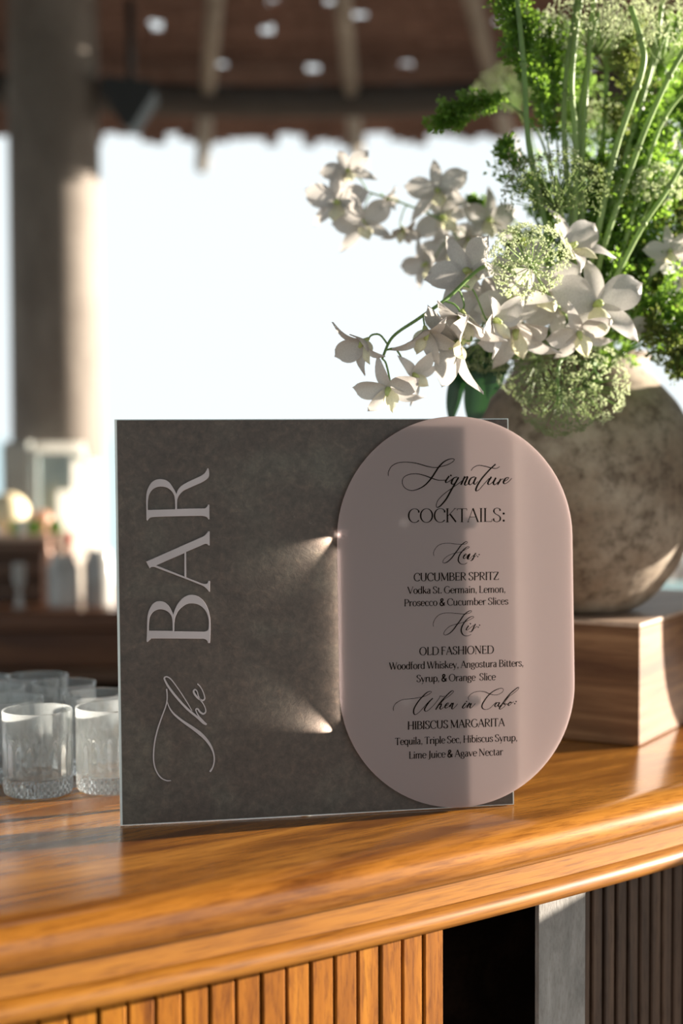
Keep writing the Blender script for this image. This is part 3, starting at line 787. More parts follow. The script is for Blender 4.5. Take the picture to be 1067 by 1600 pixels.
G['v'] = (460, [('o', [(40, 465), (235, 0)]), ('t', [(235, 0), (420, 465)]), ser(45, 465, 50), ser(420, 465, 40)])
G['y'] = (460, [('o', [(40, 465), (240, 10)]), ('t', [(420, 465), (240, 10), (170, -170), (60, -200)]), ser(45, 465, 50), ser(420, 465, 40)])
G['&'] = (600, [('b', [(560, 0), (400, 170), (210, 400), (140, 540), (180, 660), (280, 690), (370, 640), (370, 540), (280, 430), (130, 320), (70, 190), (110, 50), (240, 0), (380, 40), (480, 170), (530, 330)])])
G['.'] = (200, [('d', [(100, 40)])])
G[','] = (200, [('d', [(100, 40)]), ('t', [(125, 30), (80, -120)])])
G[':'] = (220, [('d', [(110, 50)]), ('d', [(110, 420)])])
def textline(name, txt, x0, x1, yl, yr, cap, label, thick=112, thin=50, gap=18):
    adv = []; x = 0
    for ch in txt:
        if ch == ' ': x += 210; adv.append(None); continue
        adv.append(x); x += G[ch][0] + gap
    total = x - gap
    sx = (x1 - x0) / total; sy = cap / 700
    mb = MB()
    def toP(gx, gy):
        f = gx / total
        return (x0 + gx * sx, yl + (yr - yl) * f - gy * sy)
    for ch, ax in zip(txt, adv):
        if ax is None: continue
        for kind, pts in G[ch][1]:
            if kind == 'd':
                px, py = toP(ax + pts[0][0], pts[0][1]); r_ = 62 * sy
                vs = [P2S(px + r_ * math.cos(t), py + r_ * math.sin(t), NT) for t in [math.pi * 2 * k / 8 for k in range(8)]]
                mb.add([S3(p.x, p.y, NT) for p in vs], [tuple(range(8))]); continue
            q = [Vector((p[0], p[1])) for p in pts]
            if len(q) > 2: q = spl([(p.x, p.y) for p in q], 3 if len(q) > 12 else 5)
            w = []
            for i in range(len(q)):
                t = q[min(i + 1, len(q) - 1)] - q[max(i - 1, 0)]
                d = abs(t.y) / max(t.length, 1e-6)
                if kind == 't': ww = thin
                elif kind == 'b': ww = thick * 1.15
                elif len(q) == 2: ww = thick
                else: ww = thin + (thick - thin) * d ** 2
                w.append(ww * sy)
            q2 = [Vector(toP(ax + p.x, p.y)) for p in q]
            ribbon(mb, q2, w, NT, NT, 0, 0, 1)
    o = mb.build(name, M['ink'], sign, smooth=False)
    o['label'] = label
textline('heading_lettering', 'COCKTAILS:', 637, 790, 816.3, 815, 21, 'dark capitals reading COCKTAILS', 80, 30, 6)
textline('menu_lettering', 'CUCUMBER SPRITZ', 646.3, 779.5, 908, 905.8, 12.2, 'dark capitals reading CUCUMBER SPRITZ')
textline('menu_lettering', 'Vodka St. Germain, Lemon,', 636.6, 790, 927.7, 925.7, 10.6, 'dark line reading Vodka St. Germain, Lemon,')
textline('menu_lettering', 'Prosecco & Cucumber Slices', 631.3, 794, 947.2, 944.3, 10.6, 'dark line reading Prosecco & Cucumber Slices')
textline('menu_lettering', 'OLD FASHIONED', 655, 771.5, 1023.7, 1021, 12.2, 'dark capitals reading OLD FASHIONED')
textline('menu_lettering', 'Woodford Whiskey, Angostura Bitters,', 608, 818, 1046.3, 1041, 10.8, 'dark line reading Woodford Whiskey, Angostura Bitters,')
textline('menu_lettering', 'Syrup, & Orange  Slice', 650.7, 774.2, 1065.7, 1062.5, 10.8, 'dark line reading Syrup, & Orange Slice')
textline('menu_lettering', 'HIBISCUS MARGARITA', 636.6, 788.4, 1139.8, 1134.4, 12.2, 'dark capitals reading HIBISCUS MARGARITA')
textline('menu_lettering', 'Tequila, Triple Sec, Hibiscus Syrup,', 617.2, 808.5, 1164, 1157.5, 10.8, 'dark line reading Tequila, Triple Sec, Hibiscus Syrup,')
textline('menu_lettering', 'Lime Juice & Agave Nectar', 638.8, 785.6, 1185.5, 1179.7, 10.8, 'dark line reading Lime Juice & Agave Nectar')

# ------------------------------------------------------------------ cut-glass tumblers
GH = 0.100; GRD = 0.0415
def tumbler_mesh():
    mb = MB(); n = 200; zs = []; pr = []
    outer = [(0.001, 0.0006), (0.034, 0.0006), (0.0385, 0.0020), (0.0408, 0.006), (0.0413, 0.010), (0.0415, 0.0145), (0.0411, 0.0185), (0.0398, 0.0210), (0.0398, 0.0225),
             (0.0408, 0.026), (0.0410, 0.035), (0.0410, 0.045), (0.0410, 0.055), (0.0410, 0.062), (0.0409, 0.068), (0.0409, 0.074), (0.0409, 0.084), (0.0410, 0.094), (0.0411, 0.0985), (0.0408, 0.0998), (0.0402, 0.1000), (0.0396, 0.0994)]
    inner = [(0.0390, 0.094), (0.0380, 0.08), (0.0372, 0.06), (0.0368, 0.04), (0.0362, 0.028), (0.0355, 0.0225), (0.030, 0.0205), (0.015, 0.0200), (0.001, 0.0198)]
    nr = 20
    def mod(j, a, r, z):
        if j < len(outer):
            if 0.024 < z < 0.070:
                fade = min(1, (z - 0.024) / 0.004, max(0, (0.070 - z) / 0.012))
                return -0.0026 * (1 - abs(math.sin(a * nr / 2))) ** 0.8 * fade
            if 0.003 < z < 0.0195:
                ph = 0 if z < 0.008 else (math.pi / 2 if z < 0.012 else (0 if z < 0.016 else math.pi / 2))
                return -0.0018 * abs(math.cos(a * 16 + ph))
        return 0
    mb.lathe((0, 0, 0), outer + inner, n, mod)
    return mb
tm = tumbler_mesh()
tob = tm.build('tumbler', M['glass'])
autosmooth(tob, 11)
TME = tob.data; bpy.data.objects.remove(tob)
glasses = [((58, 1108), 'nearest clear cut-glass tumbler, standing frontmost at the left of the sign'),
           ((172, 1103), 'clear ribbed tumbler half hidden behind the left edge of the sign, in the front row'),
           ((15, 1090), 'clear tumbler directly behind and left of the frontmost one'),
           ((-12, 1073), 'clear tumbler cut off by the left photo edge, two rows behind the frontmost'),
           ((150, 1082), 'clear tumbler in the second row, its right half behind the sign edge'),
           ((100, 1066), 'clear tumbler in the third row, its rim between the two front ones'),
           ((58, 1055), 'rearmost clear tumbler with the highest rim of the group'),
           ((-32, 1058), 'clear tumbler at the far left edge, just a sliver of rim in view')]
for i, ((px, py), lab) in enumerate(glasses):
    p = atZ(px, py, COUNTER_Z + GH)
    o = link('tumbler', TME, None, (p.x, p.y, COUNTER_Z + 0.0002))
    o.rotation_euler = (0, 0, i * 0.37)
    tag(o, lab, 'glass', 'cut-glass tumblers on the bar')

# ------------------------------------------------------------------ riser block and vase
kc = atZ(998, 1168, COUNTER_Z); kl = atZ(888, 1161, COUNTER_Z); kr = atZ(1067, 1133, COUNTER_Z)
du = (kr - kc).normalized(); dl = Vector((-du.y, du.x, 0))
if dl.x > 0: dl = -dl
BH = 0.167; BWL, BWR = 0.46, 0.46
cc = kc + (dl * BWL + du * BWR) / 2
block = thing('wooden_riser', 'square brown wooden riser block under the clay vase, sunlit on its right face', 'riser', (cc.x, cc.y, COUNTER_Z))
rot = Matrix((dl * -1, du, Vector((0, 0, 1)))).transposed()
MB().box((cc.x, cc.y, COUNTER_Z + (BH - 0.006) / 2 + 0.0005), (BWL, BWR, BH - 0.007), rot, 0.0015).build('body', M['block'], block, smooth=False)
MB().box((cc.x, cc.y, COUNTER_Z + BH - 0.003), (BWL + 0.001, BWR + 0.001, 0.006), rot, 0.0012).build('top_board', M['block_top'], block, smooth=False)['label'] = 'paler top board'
VZ = COUNTER_Z + BH
vp = atZ(905, 953, VZ)
def vase_prof(k):
    ys = [(72, 955), (95, 946), (120, 925), (147, 890), (168, 845), (178, 800), (181, 760), (179, 715), (170, 675), (152, 637), (134, 615), (117, 597), (107, 583), (104, 572), (106, 562), (108, 557), (104, 554), (99, 556)]
    out = [(0.001, 0)]
    for r_, y in ys: out.append((r_ * k, (955 - y) * k))
    q = smoothpts([Vector((a, b, 0)) for a, b in out[1:]], 3)
    pr = [(0.001, 0.0)] + [(p.x, p.y) for p in q]
    inn = [(r_ - 0.010, z) for r_, z in reversed(pr[8:-2])]
    return pr + inn + [(0.001, pr[8][1])]
VK = vp.y / F
def vase(x, y, z, k, label, name='clay_vase'):
    o = MB().lathe((x, y, z), vase_prof(k), 72).build(name, M['clay'], loc=(x, y, z))
    fixn(o)
    return tag(o, label, 'vase')
vase(vp.x, vp.y, VZ + 0.0005, VK, 'large round beige clay vase with mottled aged surface on the wooden riser')
vase(0.81, 2.45, COUNTER_Z + 0.0005, VK * 1.22, 'second larger clay vase added unseen beyond the right edge to shade the first')  # unseen vase added to cast shadow on the first vase and riser
lv = thing('shade_leaf_bunch', 'bunch of broad dark leaves added on the second vase, out of view, to shade the first vase', 'leaves', (0.81, 2.45, 1.54))  # leaves added out of view to block sun on the first vase
for i in range(7):
    yy = 2.05 + i * 0.047; tip = 1.338 + 0.012 * ((i * 7) % 4)
    P_ = smoothpts([(0.81, 2.45, 1.53), (0.80, (yy + 2.45) / 2, 1.60), (0.78 - .01 * (i % 2), yy, 1.56), (0.765, yy - .004, 1.45), (0.76, yy - .012, tip)], 6)
    vs = []; fs = []; n_ = len(P_)
    for k, p in enumerate(P_):
        t = k / (n_ - 1); w = 0.004 + 0.033 * max(0, math.sin(math.pi * min(1, max(0, (t - .25) / .75 * .96 + .04)))) ** .7
        tg = (P_[min(k + 1, n_ - 1)] - P_[max(k - 1, 0)]).normalized(); sd = tg.cross(Vector((1, .3, .1))).normalized()
        vs += [p - sd * w, p + Vector((.003, 0, 0)), p + sd * w]
    for k in range(n_ - 1): fs += [(k * 3, k * 3 + 1, k * 3 + 4, k * 3 + 3), (k * 3 + 1, k * 3 + 2, k * 3 + 5, k * 3 + 4)]
    mesh('blade', vs, fs, M['leaf_big'], lv)
pt = thing('shade_planter', 'dark round planter added out of view before the bar to shade the right slats', 'planter', (1.2, 2.22, 0))  # unseen planter added to keep sun off the slats right of the post
autosmooth(MB().lathe((1.2, 2.22, 0), [(.001, 0), (.17, 0), (.18, .03), (.215, 1.08), (.22, 1.10), (.20, 1.10), (.19, 1.04), (.001, 1.04)], 40).build('pot', M['beam'], pt))
MOUTH = Vector((vp.x, vp.y, VZ + 395 * VK))
# ------------------------------------------------------------------ flowers
def fY(px, py, Y):
    return atY(px, py, 1.75 + (Y - 1.84) * 0.85 if Y < 2.4 else Y)
def frame(d, upv=Vector((0, 0, 1))):
    d = d.normalized()
    x = upv.cross(d)
    x = x.normalized() if x.length > 1e-4 else d.orthogonal().normalized()
    y = d.cross(x)
    return Matrix((x, y, d)).transposed()
def petal_me(name, L, Wd, curl, tipc, pw, mat, nx=6, ny=10, cup=0.25, ruffle=0.0, ex=0.75):
    """petal along +Y from origin, facing +Z"""
    vs = []; fs = []
    for j in range(ny + 1):
        t = j / ny
        w = Wd * (math.sin(math.pi * min(1, (0.06 + 0.94 * t)) ** pw) ** ex if t < 1 else 0.0) + 0.0006
        y = L * t
        z = curl * t * t - tipc * t ** 4 * L
        for i in range(nx + 1):
            s = i / nx * 2 - 1
            zz = z + cup * w * s * s + ruffle * math.sin(s * 5 + t * 7) * w
            vs.append((s * w, y * (1 - 0.06 * s * s), zz))
    for j in range(ny):
        for i in range(nx):
            a = j * (nx + 1) + i
            fs.append((a, a + 1, a + nx + 2, a + nx + 1))
    me = bpy.data.meshes.new(name); me.from_pydata(vs, [], fs); me.materials.append(mat)
    me.polygons.foreach_set('use_smooth', [True] * len(me.polygons)); me.update()
    return me
PET = petal_me('petal', 1.08, 0.36, 0.10, 0.15, 1.3, M['petal'], ruffle=0.03, ex=0.55)
SEP = petal_me('sepal', 1.15, 0.21, -0.12, 0.30, 0.95, M['petal'], cup=0.35, ex=0.62)
LIP = petal_me('lip', 0.75, 0.26, 0.28, 0.7, 0.9, M['lip'], cup=-0.9, ruffle=0.08)
mbc = MB(); mbc.tube([(0, 0, -0.12), (0, 0.0, 0.02), (0, 0.03, 0.2), (0, -0.02, 0.34)], [0.05, 0.10, 0.085, 0.05], 8)
_c = mbc.build('blossom', M['column']); COLM = _c.data; bpy.data.objects.remove(_c)
def blossom(spray, pos, facing, size, roll=0.0, open_=1.0, rnd=random):
    b = link('blossom', COLM, spray)
    Mx = frame(facing) @ Matrix.Rotation(roll, 3, 'Z')
    b.matrix_basis = Matrix.Translation(pos - ORG[spray]) @ Mx.to_4x4() @ Matrix.Diagonal((size, size, size, 1))
    for k, (ang, me, ln) in enumerate(((90, SEP, 1.0), (18, PET, 1.05), (162, PET, 1.05), (218, SEP, 1.0), (322, SEP, 1.0))):
        p = link('petal', me, b)
        tilt = math.radians(8 + (1 - open_) * 62 + rnd.uniform(-9, 9))
        R_ = Matrix.Rotation(math.radians(ang - 90 + rnd.uniform(-6, 6)), 4, 'Z') @ Matrix.Rotation(tilt, 4, 'X')
        s_ = ln * rnd.uniform(0.93, 1.06)
        p.matrix_basis = R_ @ Matrix.Diagonal((s_, s_, s_, 1)) @ Matrix.Translation((0, 0.02, 0))
    p = link('lip', LIP, b)
    p.matrix_basis = Matrix.Rotation(math.radians(180), 4, 'Z') @ Matrix.Rotation(math.radians(50), 4, 'X') @ Matrix.Translation((0, 0.02, 0.05))
    return b
def orchid(label, ctrl, flowers, rad=0.0022, mat='stem'):
    """ctrl: [(px,py,Y)...] stem path; flowers: (px,py,Y,size_px,facing,roll,open)"""
    base = MOUTH + Vector((random.uniform(-.04, .04), random.uniform(-.04, .04), -0.02))
    sp = thing('orchid_spray', label, 'flower', base, 'white orchid sprays in the vase')
    pts = [base] + [fY(*c_) for c_ in ctrl]
    P = smoothpts(pts, 8)
    mb = MB(); mb.tube(P, [rad * (1.3 - 0.6 * i / len(P)) for i in range(len(P))], 8)
    for (px, py, Y, s_, fc, roll, op) in flowers:
        p = fY(px, py, Y); fv = Vector(fc).normalized(); size = s_ * 1.12 * Y / F
        back = p - fv * size * 0.3
        q = min(P, key=lambda v: (v - back).length)
        mid = (q + back) / 2 + Vector((0, 0, 0.25 * (q - back).length))
        mb.tube(smoothpts([q, mid, back, p - fv * size * 0.1], 4), rad * 0.55, 6)
        blossom(sp, p, fv, size, roll, op)
    mb.build('stem', M[mat], sp)
    return sp
cam_ = (0, -1, 0)
orchid('blurred orchid spray arching highest and furthest left against the sky',
       [(800, 420, 2.3), (735, 390, 2.26), (690, 345, 2.24), (630, 318, 2.24), (575, 300, 2.24)],
       [(545, 270, 2.23, 34, (-.2, -1, .3), .4, .9), (528, 318, 2.22, 42, (-.3, -1, 0), 0, 1.0), (566, 348, 2.24, 38, (.1, -1, -.1), .3, 1.0),
        (601, 308, 2.25, 20, (.5, -.6, -.5), 0, .3), (628, 356, 2.24, 27, (.3, -.5, -.8), 0, .5), (684, 300, 2.23, 40, (-.1, -1, .1), .2, .9), (690, 338, 2.25, 38, (.3, -1, -.3), .8, .9),
        (762, 345, 2.26, 38, (.3, -1, -.1), 0, 1.0), (704, 388, 2.26, 40, (-.4, -1, .1), .5, .9), (668, 412, 2.24, 32, (-.8, -.8, -.4), .2, .7), (730, 372, 2.2, 26, (.2, -.7, -.6), .2, .5)], 0.0016)
orchid('nearest orchid spray with a green stem arching down left over the sign top',
       [(835, 470, 2.02), (800, 425, 1.93), (757, 416, 1.90), (700, 465, 1.88), (655, 497, 1.86), (614, 526, 1.85), (597, 560, 1.84)],
       [(572, 532, 1.84, 42, (-.6, -.35, -.55), .3, .45), (607, 607, 1.84, 42, (-.2, -.75, -.65), .2, .95), (664, 515, 1.86, 46, (.1, -.5, -.9), -.3, .4), (645, 585, 1.88, 34, (.6, -.7, -.3), 1.0, .7),
        (722, 490, 1.88, 56, (-.2, -.6, -.8), .2, .45), (735, 428, 1.93, 56, (-.5, -.8, .2), .5, .7), (720, 535, 1.87, 60, (-.7, -.4, -.3), 1.3, .55), (770, 500, 1.90, 44, (.6, -.6, -.2), .7, .6)], 0.0021)
orchid('central orchid spray with large open blossoms above the vase mouth',
       [(935, 540, 2.16), (915, 500, 2.08), (880, 470, 2.03), (830, 450, 2.0), (790, 460, 1.97)],
       [(932, 478, 1.97, 62, (.15, -1, .1), .05, 1.0), (886, 395, 1.99, 56, (.5, -.55, .6), .3, .45), (800, 468, 1.95, 50, (-.3, -.9, .2), .6, .75), (846, 458, 1.99, 54, (.2, -1, .2), .2, .85),
        (806, 515, 1.97, 52, (-.1, -.7, -.7), .3, .55), (905, 520, 1.96, 44, (0, -.8, -.6), .4, .8), (868, 470, 2.03, 50, (0, -1, 0), 1.0, .9), (760, 470, 2.0, 50, (-.5, -.8, -.2), .4, .7), (815, 420, 2.05, 40, (-.2, -.8, .3), .4, .8)], 0.0024, 'stem_pale')
orchid('small orchid spray with few blossoms at the right edge of the flowers',
       [(965, 560, 2.2), (1000, 470, 2.14), (1040, 400, 2.12), (1060, 380, 2.12)],
       [(1047, 395, 2.1, 34, (-.2, -1, .2), .2, .8), (985, 522, 2.1, 26, (.3, -.6, .6), .2, .25), (1063, 430, 2.12, 34, (.5, -.9, 0), .2, .8)], 0.0022, 'stem_pale')

def lace(label, ctrl, R_px, axis, mat='floret', n=34, rad=0.0024, spread=68, stem='stem_pale', m_=24, seed=0):
    rg = random.Random(seed + 11)
    base = MOUTH + Vector((rg.uniform(-.05, .05), rg.uniform(-.05, .05), -0.02))
    t_ = thing('lace_flower', label, 'flower', base, 'lace flower umbels in the vase')
    pts = [base] + [fY(*c_) for c_ in ctrl]
    P = smoothpts(pts, 8)
    R_ = R_px * ctrl[-1][2] / F
    ax = Vector(axis).normalized()
    tip = P[-1]
    mb = MB(); mb.tube(P, [rad * (1.25 - 0.45 * i / len(P)) for i in range(len(P))], 8)
    fl = MB(); fr = frame(ax)
    hub = tip - ax * R_ * 0.75
    mb.tube([P[-2], hub], rad * 0.8, 6)
    for k in range(n):
        ph = k * 2.39996; ct = 1 - (1 - math.cos(math.radians(spread))) * (k + .5) / n
        st_ = math.sqrt(max(0, 1 - ct * ct))
        d = fr @ Vector((st_ * math.cos(ph), st_ * math.sin(ph), ct))
        c_ = hub + d * R_ * rg.uniform(1.12, 1.28)
        mid = hub + d * R_ * 0.6 + ax * -0.05 * R_
        mb.tube([hub, mid, c_ - d * R_ * .15], 0.0006, 3, cap=False)
        fd = frame(d); ur = R_ * 0.21
        for q in range(m_):
            a = rg.uniform(0, 6.283); s_ = ur * math.sqrt(rg.random())
            fc = c_ + fd @ Vector((s_ * math.cos(a), s_ * math.sin(a), rg.uniform(-.25, .3) * ur))
            nr_ = (d + Vector((rg.uniform(-.5, .5), rg.uniform(-.5, .5), rg.uniform(-.5, .5)))).normalized()
            f2 = frame(nr_); r0 = rg.uniform(0.0014, 0.0027)
            vs = [fc + f2 @ Vector((0, 0, -r0 * .5))]
            for z in range(5):
                th = z * 1.2566 + a
                vs.append(fc + f2 @ Vector((r0 * math.cos(th), r0 * math.sin(th), r0 * .25)))
                th += .628
                vs.append(fc + f2 @ Vector((r0 * .45 * math.cos(th), r0 * .45 * math.sin(th), 0)))
            fl.add(vs, [(0, 1 + i, 1 + (i + 1) % 10) for i in range(10)])
    mb.build('stem', M[stem], t_)
    tag(fl.build('florets', M[mat], t_, smooth=False), kind='stuff')
    return t_
lace('sharp round pale umbel in front of the white orchids', [(900, 520, 2.08), (850, 450, 1.93), (822, 398, 1.87)], 52, (-.25, -.85, .35), 'floret', 44, 0.0016, 80, seed=1)
lace('broad greenish umbel at mid height where the thick stems meet', [(895, 480, 2.14), (885, 380, 2.05), (868, 275, 2.0)], 68, (-.1, -.5, .8), 'floret_shaded', 40, 0.0028, 75, seed=2)
lace('dim hanging umbel left of the vase mouth below the orchids', [(830, 470, 2.12), (760, 500, 2.05), (748, 545, 2.03)], 44, (-.35, -.6, -.5), 'floret_shaded', 36, 0.002, 75, seed=3)
lace('wide umbel drooping over the front shoulder of the vase', [(885, 560, 2.12), (880, 560, 2.02), (872, 575, 1.99), (872, 632, 2.0)], 56, (-.25, -.7, -.45), 'floret_shaded', 44, 0.0026, 66, 'stem', seed=4)
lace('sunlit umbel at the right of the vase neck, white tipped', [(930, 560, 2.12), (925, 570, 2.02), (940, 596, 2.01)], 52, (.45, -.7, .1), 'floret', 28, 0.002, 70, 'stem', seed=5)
lace('shadowed umbel in front of the left side of the vase neck', [(880, 530, 2.1), (850, 540, 2.06), (835, 572, 2.05)], 52, (-.2, -.8, -.2), 'floret_shaded', 36, 0.002, 78, seed=6)
lace('large sunlit umbel at the very top above the upright stems', [(905, 400, 2.16), (905, 200, 2.12), (925, 60, 2.1), (935, 20, 2.1)], 78, (-.05, -.3, .9), 'floret', 44, 0.0034, 72, seed=7)
lace('top right sunlit umbel cut by the right edge of the photo', [(930, 420, 2.15), (985, 220, 2.12), (1025, 90, 2.1), (1045, 40, 2.1)], 74, (.1, -.3, .85), 'floret', 40, 0.0034, 72, seed=8)
lace('pale umbel tucked behind the other top umbels', [(940, 330, 2.24), (946, 150, 2.22), (950, 60, 2.22)], 62, (0, -.2, .9), 'floret', 36, 0.0034, 72, seed=9)
lace('fluffy light green umbel beside the dark sprigs at mid right', [(930, 400, 2.28), (935, 260, 2.28), (938, 185, 2.28)], 46, (-.2, -.5, .8), 'floret', 34, 0.0026, 75, seed=10)
lace('small pale umbel at the right among olive leaves', [(960, 420, 2.14), (1010, 330, 2.08), (1030, 280, 2.06)], 34, (.1, -.7, .5), 'floret', 28, 0.0022, 75, seed=12)
lace('dim umbel low at the right behind the vase neck', [(980, 540, 2.3), (1020, 520, 2.3), (1040, 500, 2.3)], 48, (.3, -.6, .4), 'floret_shaded', 30, 0.0022, 75, seed=13)
lace('blurred feathery umbel at the upper left behind the leafy sprig', [(880, 400, 2.45), (830, 220, 2.5), (790, 130, 2.5)], 56, (-.3, -.4, .8), 'floret_shaded', 36, 0.0022, 75, seed=14)

def leafy(label, ctrl, n, ls, mat='leaf_small', width=0.03, rad=0.0018, name='leafy_sprig', seed=0, stem='stem', start=0.25, cat='foliage', twigs=26):
    rg = random.Random(seed + 101)
    base = MOUTH + Vector((rg.uniform(-.05, .05), rg.uniform(-.05, .05), -0.02))
    t_ = thing(name, label, cat, base, 'leafy sprigs in the vase')
    P = smoothpts([base] + [fY(*c_) for c_ in ctrl], 10)
    mb = MB(); mb.tube(P, [rad * (1.2 - 0.8 * i / len(P)) for i in range(len(P))], 6)
    lf = MB()
    ends = []
    for k in range(twigs):
        f = start + (1 - start) * (k + rg.random()) / twigs
        i = min(len(P) - 2, int(f * (len(P) - 1)))
        p = P[i]; tdir = (P[i + 1] - P[i]).normalized()
        d = (Vector((rg.gauss(0, 1), rg.gauss(0, 1), rg.gauss(0, 1))) + tdir * 0.9).normalized()
        ln = width * 1.45 * rg.uniform(0.45, 1.2) * (1 - 0.55 * max(0, (f - .6) / .4))
        q = [p, p + d * ln * .5 + tdir * ln * .12, p + d * ln + tdir * ln * .4]
        mb.tube(q, rad * .3, 3, cap=False)
        ends.append(q)
    ends.append([P[-4], P[-2], P[-1]])
    for k in range(int(n * 1.9)):
        q = rg.choice(ends); t = rg.random() ** .7 * 1.0
        p = q[0].lerp(q[1], t * 2) if t < .5 else q[1].lerp(q[2], t * 2 - 1)
        d = (q[2] - q[0]).normalized()
        o_ = Vector((rg.gauss(0, 1), rg.gauss(0, 1), rg.gauss(0, 1)))
        ld = (o_ * .8 + d * .7 + Vector((0, 0, .3))).normalized()
        sd = ld.orthogonal().normalized()
        sd = (Quaternion(ld, rg.uniform(0, 6.28)) @ sd)
        nn = ld.cross(sd)
        L = ls * 1.05 * rg.uniform(.6, 1.15); w = L * .42
        p = p + o_ * 0.0032
        lf.add([p, p + ld * L * .45 + sd * w + nn * w * .35, p + ld * L, p + ld * L * .45 - sd * w + nn * w * .35, p + ld * L * .5], [(0, 1, 4), (1, 2, 4), (2, 3, 4), (3, 0, 4)])
    mb.build('stem', M[stem], t_)
    tag(lf.build('leaves', M[mat], t_, smooth=False), kind='stuff')
leafy('green sprig reaching furthest left with a drooping sunlit tip', [(880, 400, 2.2), (850, 230, 2.15), (800, 165, 2.12), (755, 160, 2.1), (718, 175, 2.1), (690, 190, 2.1)], 900, .0062, 'leaf_small', .020, seed=1, start=.55, twigs=34)
leafy('tall bright sprig along the leftmost upright stem', [(885, 420, 2.14), (860, 250, 2.1), (838, 120, 2.08), (805, 40, 2.08), (795, -30, 2.08)], 1500, .0068, 'leaf_small', .030, seed=2, start=.5, twigs=46)
leafy('bushy green sprig just right of the leftmost stem', [(890, 400, 2.2), (870, 220, 2.18), (862, 110, 2.16), (850, 40, 2.16)], 1300, .0066, 'leaf_small', .032, seed=3, start=.5, twigs=40)
leafy('dark thin sprig hanging against the sky left of the tall stems', [(860, 420, 2.16), (830, 310, 2.12), (800, 260, 2.1), (790, 225, 2.1)], 420, .0060, 'leaf_small', .020, seed=4, start=.55, twigs=16)
leafy('short dark sprig tip behind the blurred orchids', [(850, 420, 2.3), (780, 345, 2.3), (735, 315, 2.3)], 260, .006, 'leaf_small', .014, seed=5, start=.8, twigs=10)
leafy('dense sprig behind the mid height umbel', [(900, 450, 2.25), (870, 350, 2.22), (840, 290, 2.2)], 900, .0066, 'leaf_small', .040, seed=6, start=.4, twigs=34)
leafy('olive brown sprig rising through the centre right', [(930, 440, 2.2), (965, 300, 2.16), (978, 160, 2.14), (985, 60, 2.14)], 1500, .0058, 'leaf_olive', .034, seed=7, start=.3, twigs=48)
leafy('dark green sprig filling the middle right', [(940, 450, 2.26), (990, 350, 2.24), (1005, 230, 2.22), (1010, 120, 2.22)], 1700, .0064, 'leaf_small', .044, seed=8, start=.3, twigs=50)
leafy('green sprig leaning out to the right edge', [(960, 460, 2.2), (1020, 360, 2.16), (1060, 240, 2.14), (1080, 150, 2.14)], 1700, .0066, 'leaf_small', .044, seed=9, start=.3, twigs=50)
leafy('bushy low sprig at the right above the vase shoulder', [(980, 540, 2.22), (1020, 490, 2.2), (1055, 440, 2.18), (1085, 400, 2.18)], 1500, .0066, 'leaf_small', .046, seed=10, start=.3, twigs=44)
leafy('olive sprig curling low at the far right', [(990, 545, 2.14), (1030, 520, 2.1), (1055, 540, 2.1), (1065, 575, 2.1)], 900, .006, 'leaf_olive', .034, seed=11, start=.3, twigs=32)
leafy('short bushy sprig close to the vase mouth, centre', [(925, 520, 2.24), (920, 460, 2.24), (905, 400, 2.24)], 1300, .0066, 'leaf_small', .050, seed=12, start=.2, twigs=44)
leafy('short bushy sprig close to the vase mouth, right', [(960, 530, 2.2), (975, 470, 2.18), (985, 400, 2.18)], 1500, .0064, 'leaf_small', .050, seed=13, start=.2, twigs=44)
leafy('low dark sprig under the left orchids', [(870, 530, 2.24), (810, 520, 2.22), (780, 560, 2.22)], 900, .0066, 'leaf_small', .034, seed=14, start=.2, twigs=30)
leafy('olive sprig left of centre behind the orchids', [(895, 470, 2.3), (850, 400, 2.3), (800, 380, 2.3)], 1000, .0064, 'leaf_olive', .040, seed=15, start=.3, twigs=32)
leafy('tall sprig at the top right corner', [(970, 350, 2.26), (1030, 180, 2.24), (1060, 40, 2.24)], 1500, .0066, 'leaf_small', .044, seed=16, start=.3, twigs=46)

leafy('dark bushy sprig just above the open white blossom', [(940, 480, 2.12), (950, 410, 2.1), (945, 350, 2.1)], 1500, .0068, 'leaf_small', .050, seed=17, start=.2, twigs=44)
leafy('sprig between the thick pale stems at right centre', [(950, 460, 2.16), (990, 380, 2.12), (1000, 290, 2.1), (1000, 210, 2.1)], 1700, .0066, 'leaf_small', .050, seed=18, start=.3, twigs=50)
leafy('olive green sprig along the right edge at mid height', [(980, 480, 2.18), (1050, 400, 2.14), (1075, 300, 2.12)], 1500, .0066, 'leaf_olive', .048, seed=19, start=.3, twigs=46)
leafy('green sprig at the right edge just above the vase shoulder', [(990, 540, 2.16), (1035, 480, 2.12), (1070, 500, 2.1), (1085, 560, 2.1)], 1500, .0066, 'leaf_small', .044, seed=20, start=.3, twigs=44)
leafy('sprig filling the gap behind the mid umbel, right side', [(925, 450, 2.2), (930, 350, 2.18), (925, 260, 2.18)], 1500, .0066, 'leaf_small', .044, seed=21, start=.3, twigs=44)
leafy('feathery green sprig behind the tall stems near the top', [(900, 400, 2.3), (905, 250, 2.3), (900, 140, 2.3), (890, 60, 2.3)], 1400, .0060, 'leaf_fern', .040, seed=22, start=.4, twigs=44)
